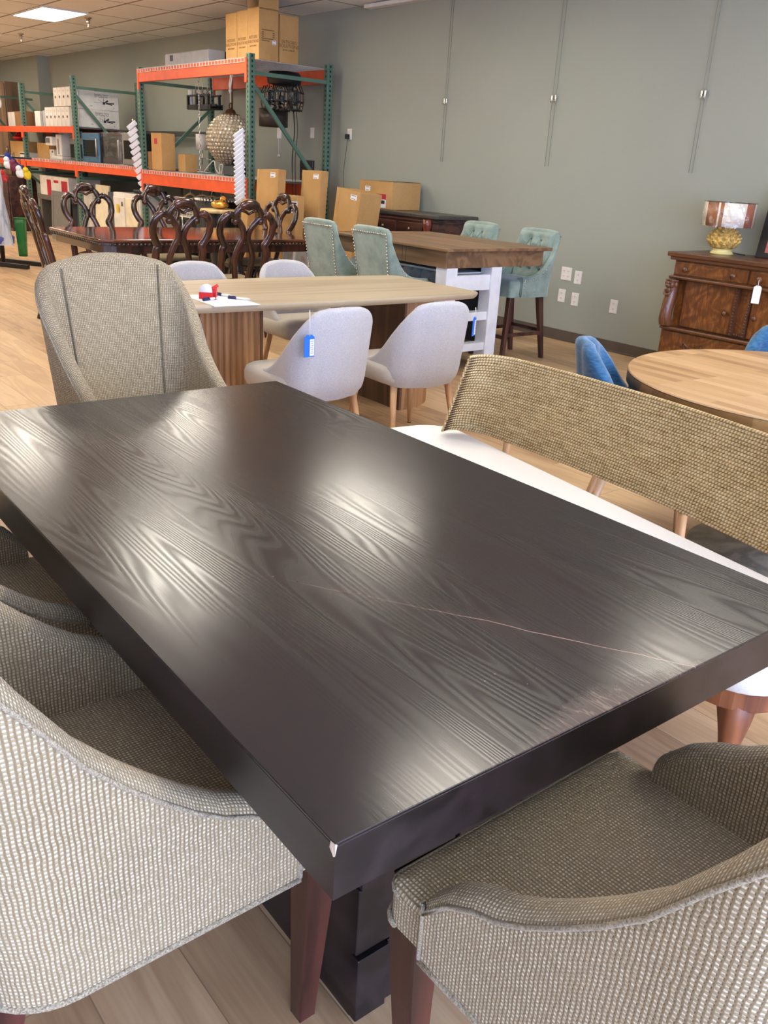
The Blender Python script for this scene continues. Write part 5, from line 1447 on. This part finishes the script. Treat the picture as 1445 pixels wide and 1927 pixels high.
m = MB(); m.ball((0,0,.06), (.14,.1,.06), 16, 10); m.tube(spline([(-.1,0,.1),(0,0,.17),(.1,0,.1)],5), .02, 8); m.build('body', M_red, t)
t = carton('small_white_box', 'small white box with black print at the front of the lower shelf', -17.5,-17.16,5.48,5.75,zs_,1.375, M_whb, tape=False)
m = MB(); m.box(-.16,.1,-.1365,-.135,.045,.075); m.build('print', M_inkd, t)
# coffee machine and printer
M_offw = plain('off_white_plastic', srgb(228,224,216), .4)
cm = thing('coffee_machine', 'white coffee machine with grey screen on the lower shelf', 'coffee machine', (-15.83,5.72,zs_))
m = MB(); m.box(-.26,.24,-.16,.25,0,.06); m.box(.0,.24,-.16,.25,.06,.40); m.box(-.26,.0,-.02,.25,.06,.34); m.taper((.16,.14),(.13,.14),.22,.36,(-.13,-.10),(-.14,-.09)); m.build('body', M_offw, cm, bevel=.015)
m = MB(); m.box(-.24,-.06,-.254,-.244,.26,.335); m.build('screen', plain('grey_screen', srgb(110,112,110), .2), cm, bevel=.004)
m = MB(); m.box(.09,.15,-.164,-.159,.09,.33); m.build('vent_strip', plain('grey_vent', srgb(140,140,148), .4), cm)
m = MB(); m.box(-.02,.24,-.1,.2,.40,.43); m.build('lid', M_offw, cm, bevel=.008)
pr_ = thing('toaster_oven', 'steel and black countertop oven beside the white coffee machine', 'oven', (-15.05,5.85,zs_))
m = MB(); m.box(-.40,.36,-.2,.25,.02,.36); m.build('body', M_steel, pr_, bevel=.01)
m = MB(); m.box(-.36,.33,-.208,-.2,.05,.26); m.build('door', M_bglass, pr_, bevel=.004)
wo = carton('white_box', 'small white box left of the coffee machine, dark triangle print', -16.34,-16.12,5.62,5.9,zs_,1.45, M_whb, tape=False)
m = MB(); m.add([(-.02,-.1415,.11),(.08,-.1415,.11),(.04,-.1415,.15)], [(0,1,2)]); m.build('print', M_inkd, wo)
# floor level under the racks
rw = carton('red_white_carton', 'white carton with red side panels at low level of the left rack', -16.75,-15.35,5.55,6.1,.70,1.02, M_whb, tape=False)
for x0, x1, z0_, nm in ((-.35,-.14,.0,'red_panel'),(.36,.64,.0,'red_panel'),(.0,.22,.22,'red_strip')):
    m = MB(); m.box(x0,x1,-.2765,-.275,z0_,.26); m.build(nm, M_redp, rw)
ps = thing('pallet_stack', 'dark wooden platform holding the red and white carton', 'platform', (-16.05,5.85,0))
m = MB(); m.box(-.85,.85,-.32,.4,.62,.70); m.box(-.8,-.7,-.3,.4,0,.62); m.box(.7,.8,-.3,.4,0,.62); m.build('frame', M_dkdeck, ps, bevel=.004)
def panel(name, label, x0, x1, y, z1, mat, tilt=.06, group='cabinet fronts leaning under the racks', trim=None, th=.03):
    t = thing(name, label, 'cabinet panel', ((x0+x1)/2,y,0), 0, group, rot=(-tilt,0,0))
    w = (x1-x0)/2
    m = MB(); m.box(-w,w,0,th,0,z1); m.build('slab', mat, t, bevel=.004)
    if trim:
        m = MB(); e = .07
        m.box(-w,-w+e,-.008,0,0,z1); m.box(w-e,w,-.008,0,0,z1); m.box(-w+e,w-e,-.008,0,z1-e,z1); m.box(-w+e,w-e,-.008,0,0,e); m.build('frame', trim, t, bevel=.002)
    return t
M_creamp = plain('cream_panel', srgb(232,220,190), .5)
M_slate = plain('slate_panel', srgb(74,82,92), .5)
M_greyp = plain('grey_door', srgb(120,118,114), .5)
panel('leaning_board','grey panelled door leaning under the left rack', -15.95,-15.15,5.42,.80,M_greyp,trim=M_greyp)
panel('leaning_board','thin slate panel edge beside the grey panelled door', -15.12,-15.02,5.55,.82,M_slate)
panel('leaning_board','white panelled cabinet door leaning left of the green post', -14.98,-14.45,5.55,.86,M_whb,trim=M_whb)
panel('leaning_board','cream flat panel seen through the middle carved chair back', -14.25,-13.72,5.52,.98,M_creamp)
panel('leaning_board','slate blue panel seen behind the carved chair back', -13.70,-13.2,5.50,.90,M_slate)
wc = thing('base_cabinet', 'white base cabinet standing under the rack behind the carved chairs', 'cabinet', (-12.67,5.72,0))
m = MB(); m.box(-.50,.42,-.3,.3,0,.92); m.build('body', M_whb, wc, bevel=.004)
m = MB(); m.box(-.47,-.08,-.32,-.3,.08,.86); d_ = m.build('door', M_whb, wc, bevel=.006); 
m = MB(); m.box(-.04,.39,-.32,-.3,.08,.86); m.build('door', M_creamp, wc, bevel=.006)
m = MB(); m.tube([(-.12,-.335,.74),(-.12,-.335,.80)], .008, 6); m.build('handle', M_blk, d_)
t = thing('yellow_tag', 'yellow tag hanging on the white base cabinet', 'tag', (-12.95,5.385,.70))
m = MB(); m.box(-.04,.04,-.004,.0,-.06,.06); m.build('card', plain('yellow_card', srgb(226,190,40), .6), t)
t = thing('black_case', 'black flat case lying on the white base cabinet', 'case', (-12.55,5.72,.921))
m = MB(); m.box(-.28,.28,-.14,.14,0,.06); m.build('body', M_blk, t, bevel=.02)
# hangers
M_hang = wood('beech_hanger', srgb(190,160,104), srgb(222,196,142), 0, .45)
def hanger(label, x, y, z, rz):
    t = thing('coat_hanger', label, 'coat hanger', (x,y,z), rz, 'wooden hangers under the orange beam')
    m = MB(); m.tube(spline([(-.21,0,-.10),(-.1,0,-.035),(0,0,0),(.1,0,-.035),(.21,0,-.10)],5), .012, 8); m.tube([(-.2,0,-.10),(.2,0,-.10)], .006, 6); m.build('body', M_hang, t)
    m = MB(); m.tube(spline([(0,0,0),(0,0,.04),(.02,0,.07),(.0,0,.09),(-.02,0,.07)],4), .003, 6); m.build('hook', M_chrome, t)
t = thing('garment_bar', 'chrome garment bar under the rack holding wooden hangers', 'rail', (-10.9,5.75,0))
m = MB(); m.tube([(-.7,0,1.07),(1.2,0,1.07)], .012, 10); m.tube([(-.7,0,1.07),(-.7,0,0)], .015, 10); m.tube([(1.2,0,1.07),(1.2,0,0)], .015, 10); m.build('bar', M_chrome, t)
for x, rz, w_ in ((-11.35,.25,'leftmost on the bar, facing front'),(-11.0,.9,'second along the bar'),(-10.75,1.2,'third along the bar, turned sideways'),(-10.5,1.1,'fourth along the bar, turned sideways')):
    hanger('pale wooden coat hanger, %s' % w_, x, 5.75, 1.0, rz)
t = thing('wire_basket', 'white wire basket hanging below the wooden hangers', 'basket', (-11.05,5.62,.72))
m = MB()
for k in range(12):
    x = -.25+k*.045
    m.bar((x,-.12,0),(x,-.12,.24),.006,.006)
for z in (0,.06,.12,.18,.24): m.bar((-.25,-.12,z),(.25,-.12,z),.006,.006)
m.box(-.25,.25,-.12,.12,0,.006); m.build('wire', M_ivory, t)
n = N('black_fringe'); f = n.noise(n.map(n.obj(), (70,70,3)), 1.0, 3); n.set(Base_Color=n.ramp(f, [(.35,srgb(14,14,14)),(.7,srgb(52,48,44))]), Roughness=.7); n.bump(f, 1.0, .01); M_fringe = n.m
t = thing('fringed_shade', 'black fringed drum hanging under the rack with pale beaded edge', 'lampshade', (-10.35,5.62,.50))
m = MB(); m.lathe([(.27,0),(.27,.47)], seg=40, capb=False); m.build('fringe', M_fringe, t)
m = MB()
for k in range(40): m.ball((.275*cos(2*PI*k/40),.275*sin(2*PI*k/40),.475), .014, 6, 5)
m.build('beaded_edge', M_ivory, t)
t = thing('wooden_stool', 'pale wooden plant stool with dark base beside the corner post', 'stool', (-9.72,5.32,0))
m = MB(); m.lathe([(0,.86),(.24,.86),(.25,.875),(.24,.90),(0,.90)], seg=32); m.build('top', M_hang, t)
m = MB(); m.lathe([(.16,0),(.12,.3),(.18,.7),(.16,.86)], seg=28, capt=False); m.build('base', M_blk, t)
t = thing('gold_box', 'small gold wrapped object on the pale wooden stool', 'ornament', (-9.72,5.32,.901))
m = MB(); m.ball((-.03,0,.05), (.13,.1,.05), 14, 8); m.tube([(.0,0,.08),(.06,0,.13)], .03, 8); m.build('body', plain('gold_foil', srgb(214,170,80), .25, .7), t)
m = MB()
# ---------------------------------------------------------------- leaning cartons at the rack end
def lean(name, label, x, y, w, h, d, ry=0, tilt=.07, rz=0, stick=True, mat=None):
    t = thing(name, label, 'box', (x,y,0), 0, 'cardboard cartons leaning by the rack end', rot=(-tilt,ry,rz))
    m = MB(); m.box(-w/2,w/2,0,d,0,h); m.build('body', mat or M_card, t, bevel=.006)
    m = MB(); m.box(-w/2-.001,-w/2+.05,-.0012,d*.5,h*.2,h+.001); m.build('tape', M_tape, t)
    if stick: sticker(t, 'y-', w*.25, -.0005, h-.06, .10, .05, lines=2)
    return t
lean('leaning_carton','tall cardboard carton with wide tape leaning left of the rack end', -8.74,5.30,.44,1.385,.10, -.04)
lean('leaning_carton','tall cardboard carton upright in the middle by the green end post', -8.36,5.60,.36,1.40,.10, -.015)
c = lean('leaning_carton','low cardboard carton with barcode label between the two tall ones', -8.36,5.32,.36,1.14,.10, -.02, stick=False)
sticker(c, 'y-', .12, -.0005, 1.02, .15, .12, lines=3)
lean('leaning_carton','slim cardboard carton half hidden behind the carved end chair', -8.98,5.16,.14,1.06,.1, -.03, stick=False)
c = lean('leaning_carton','cardboard carton tilted against the end of the dark sideboard', -7.80,5.62,.38,1.24,.30, .10, .05, .05)
c = carton('open_box', 'open cardboard box with red and white label on the dark sideboard', -8.20,-7.62,6.22,6.62,1.046,1.33, M_card, tape=False)
m = MB(); m.box(.05,.28,-.19,.19,.284,.287); m.build('opening', M_blk, c)
m = MB(); m.box(-.0,.19,-.2025,-.2005,.015,.155); s_ = m.build('shipping_label', M_paper, c)
m = MB(); m.box(0,.19,-.2035,-.2024,.10,.155); m.build('red_band', M_redp, s_)
m = MB(); m.box(.06,.17,-.2035,-.2024,.055,.09); m.box(.02,.035,-.2035,-.2024,.02,.09); m.build('barcode', M_inkd, s_)
sticker(c, 'y-', -.14, -.2005, .20, .09, .05, lines=2)
# ---------------------------------------------------------------- framed prints on the floor
def print_(label, x, y, w, h, z0, seed, rz=0):
    t = thing('framed_print', label, 'picture', (x,y,z0), 0, 'framed prints leaning on the cartons', rot=(-.10,-.03,rz))
    m = MB(); m.prism(rrect(-w/2,w/2,0,h,.02,4), 0, .02, M=Matrix.Rotation(PI/2,4,'X') @ Matrix.Translation((0,0,-.02))); m.build('frame', M_white, t)
    n = N('soft_print%d' % seed); f = n.noise(n.map(n.obj(), (7,7,5), loc=(seed,0,0)), 1.0, 3, .5, .5)
    n.set(Base_Color=n.ramp(f, [(.3,srgb(120,126,136)),(.45,srgb(190,196,198)),(.6,srgb(206,208,206)),(.75,srgb(176,140,118))]), Roughness=.3)
    m = MB(); m.box(-w/2+.02,w/2-.02,-.001,.0005,.02,h-.02); m.build('print', n.m, t)
print_('white-edged print leaning behind the grey scoop chair, taller of two', -7.76,5.13,.25,.735,0.0,1)
print_('smaller white-edged print partly behind the carved chair leg', -7.90,5.05,.20,.71,0.0,2)
# ---------------------------------------------------------------- garment rack with bagged goods
GR = thing('garment_rack', 'black garment rack at far left edge, feet on the plank floor', 'garment rack', (-12.15,3.42,0))
m = MB(); m.bar((-.55,-.28,.03),(.36,.25,.03),.05,.05); m.bar((-.75,.02,.03),(.16,.55,.03),.05,.05); m.build('foot', M_blk, GR, bevel=.006)
m = MB(); m.tube([(-.25,.12,.03),(-.25,.12,1.75)], .03, 10); m.build('post', M_blk, GR)
m = MB(); m.tube([(-.6,-.1,1.33),(.30,.42,1.33)], .012, 8); m.build('rail', M_blk, GR)
n = N('clear_bag'); f = n.noise(n.map(n.obj(), (16,16,2)), 1.0, 3, .6)
n.set(Base_Color=n.ramp(f, [(.35,srgb(150,160,178)),(.65,srgb(222,226,232))]), Roughness=.18, Alpha=.82); n.bump(f, .8, .02); M_bag = n.m
M_indigo = plain('indigo_cloth', srgb(74,82,150), .7, var=.2)
def bag(label, x, y, a, z0, z1, r, tip):
    t = thing('hanging_bag', label, 'bag', (x,y,0), a, 'clear bags hanging on the garment rack')
    m = MB(); rows = []; sg = 20
    for k in range(13):
        f = k/12; rr = r*(1.0-.55*f)+.01*sin(9*f)
        rows.append([(rr*cos(2*PI*j/sg)*(1+.10*sin(5*2*PI*j/sg+k)), rr*.6*sin(2*PI*j/sg)*(1+.10*cos(3*2*PI*j/sg)), lerp(z0,z1,f)) for j in range(sg)])
    m.grid(rows, False, True, True, None, True); b = len(m.v); m.v += [Vector(p) for p in rows[0]]; m.f.append(list(reversed(range(b,b+sg)))); m.sm.append(True); m.uv.append(None)
    m.build('film', M_bag, t)
    m = MB(); m.lathe([(0,z0+.01),(r*.8,z0+.015),(r*.85,z0+.09),(r*.5,z0+.15),(0,z0+.16)], seg=16); m.build('contents', tip, t)
    m = MB(); m.tube([(0,0,z1-.02),(0,0,z1+.12)], .008, 6); m.build('hook', M_chrome, t)
bag('long clear bag with indigo bottom, nearest on the garment rack', -11.93,3.40,.3,.30,1.20,.20,M_indigo)
bag('long clear bag with indigo bottom, behind the nearest bag', -12.42,3.16,.5,.34,1.22,.20,M_indigo)
random.seed(4)
cols = [srgb(226,196,40),srgb(120,44,70),srgb(40,56,140),srgb(236,236,236),srgb(36,44,86),srgb(200,60,60),srgb(60,80,160),srgb(240,240,240)]
names = ['yellow','plum','blue','white','navy','red','royal blue','pale']
for k in range(8):
    f = k/7; u = .06+.34*((k*3) % 8)/8; x = -11.78-.9*u; y = 3.80-.52*u-.05*(k % 2); z = 1.14+.045*((k*7) % 5)-.01*k
    t = thing('plush_keyring', 'small %s soft toy keyring in the bunch on the garment rack' % names[k], 'keyring', (x,y,z), 0, 'soft keyrings on the garment rack')
    m = MB(); m.ball((0,0,0), (.062,.05,.055), 12, 8); m.ball((.02,-.02,.055), (.038,.034,.034), 10, 7); m.ball((.05,0,-.03), (.03,.03,.025), 8, 6); m.ball((-.045,0,-.03), (.03,.03,.025), 8, 6); m.build('body', plain('plush_%s' % names[k].replace(' ','_'), cols[k], .8), t)
    m = MB(); m.tube([(0,0,.08),(.0,0,.16)], .004, 5); m.build('cord', M_blk, t)
n = N('green_translucent_plastic'); n.set(Base_Color=srgb(34,116,54), Roughness=.25, Alpha=.75, Specular_IOR_Level=.5); f = n.noise(n.obj(), 6, 2); n.bump(f, .1, .01); M_gpl = n.m
t = thing('shopping_basket', 'green translucent plastic bin hanging beside the clear bags', 'basket', (-11.86,3.64,.16), .9); t.scale = (.62,.62,1)
m = MB(); rows = []
for k in range(6):
    f = k/5; hx, hy = lerp(.075,.10,f), lerp(.06,.08,f); rows.append([(x, y, f*.46) for x, y in rrect(-hx,hx,-hy,hy,.03,4)])
m.grid(rows, False, True, True, None, True); b = len(m.v); m.v += [Vector(p) for p in rows[0]]; m.f.append(list(reversed(range(b,b+len(rows[0]))))); m.sm.append(False); m.uv.append(None)
m.build('body', M_gpl, t, solid=.005)
m = MB(); m.tube([(x*1.02,y*1.02,.46) for x, y in rrect(-.10,.10,-.08,.08,.03,4)], .010, 6, True); m.build('rim', M_gpl, t)
m = MB(); m.box(-.06,.06,-.04,.04,.30,.42); m.box(-.07,.07,-.05,.05,.006,.03); m.build('base_pad', M_blk, t)
# tall wood-look panels and dark cupboards at the far left
M_wpan = wood('brown_wood_panel', srgb(108,84,64), srgb(150,120,92), 2, .6, fine=.3, freq=12)
t = thing('tall_wardrobe', 'tall brown wood wardrobe standing against the far left wall', 'wardrobe', (-21.3,6.25,0))
m = MB(); m.box(-1.3,1.28,-.16,.19,0,2.68); m.build('case', M_wpan, t, bevel=.01)
for k in range(3):
    m = MB(); m.box(-1.27+.85*k,-.44+.85*k,-.18,-.16,.1,2.64); d_ = m.build('door', M_wpan, t, bevel=.006)
    m = MB(); m.ball((-.50+.85*k,-.20,1.4), .03, 10, 8); m.build('knob', M_brass, d_)
t = thing('white_disc_tag', 'round white tag dangling before the brown wardrobe', 'tag', (-18.6,5.55,2.2))
m = MB(); m.lathe([(0,0),(.08,0),(.08,.02),(0,.02)], seg=20, M=Matrix.Rotation(PI/2,4,'X')); m.build('disc', M_paper, t)
m = MB(); m.tube([(0,0,.07),(.0,0,.3)], .006, 6); m.build('string', M_paper, t)
t = thing('dark_cabinet', 'dark cabinet in shadow behind the hanging bags at far left', 'cabinet', (-17.9,5.4,0))
m = MB(); m.box(-.9,.5,-.2,.3,0,.95); m.build('case', M_sbd, t, bevel=.01)
m = MB(); m.box(-.86,-.22,-.22,-.2,.06,.9); m.build('door', M_sbd, t, bevel=.006); m = MB(); m.box(-.18,.46,-.22,-.2,.06,.9); m.build('door', M_sbd, t, bevel=.006)
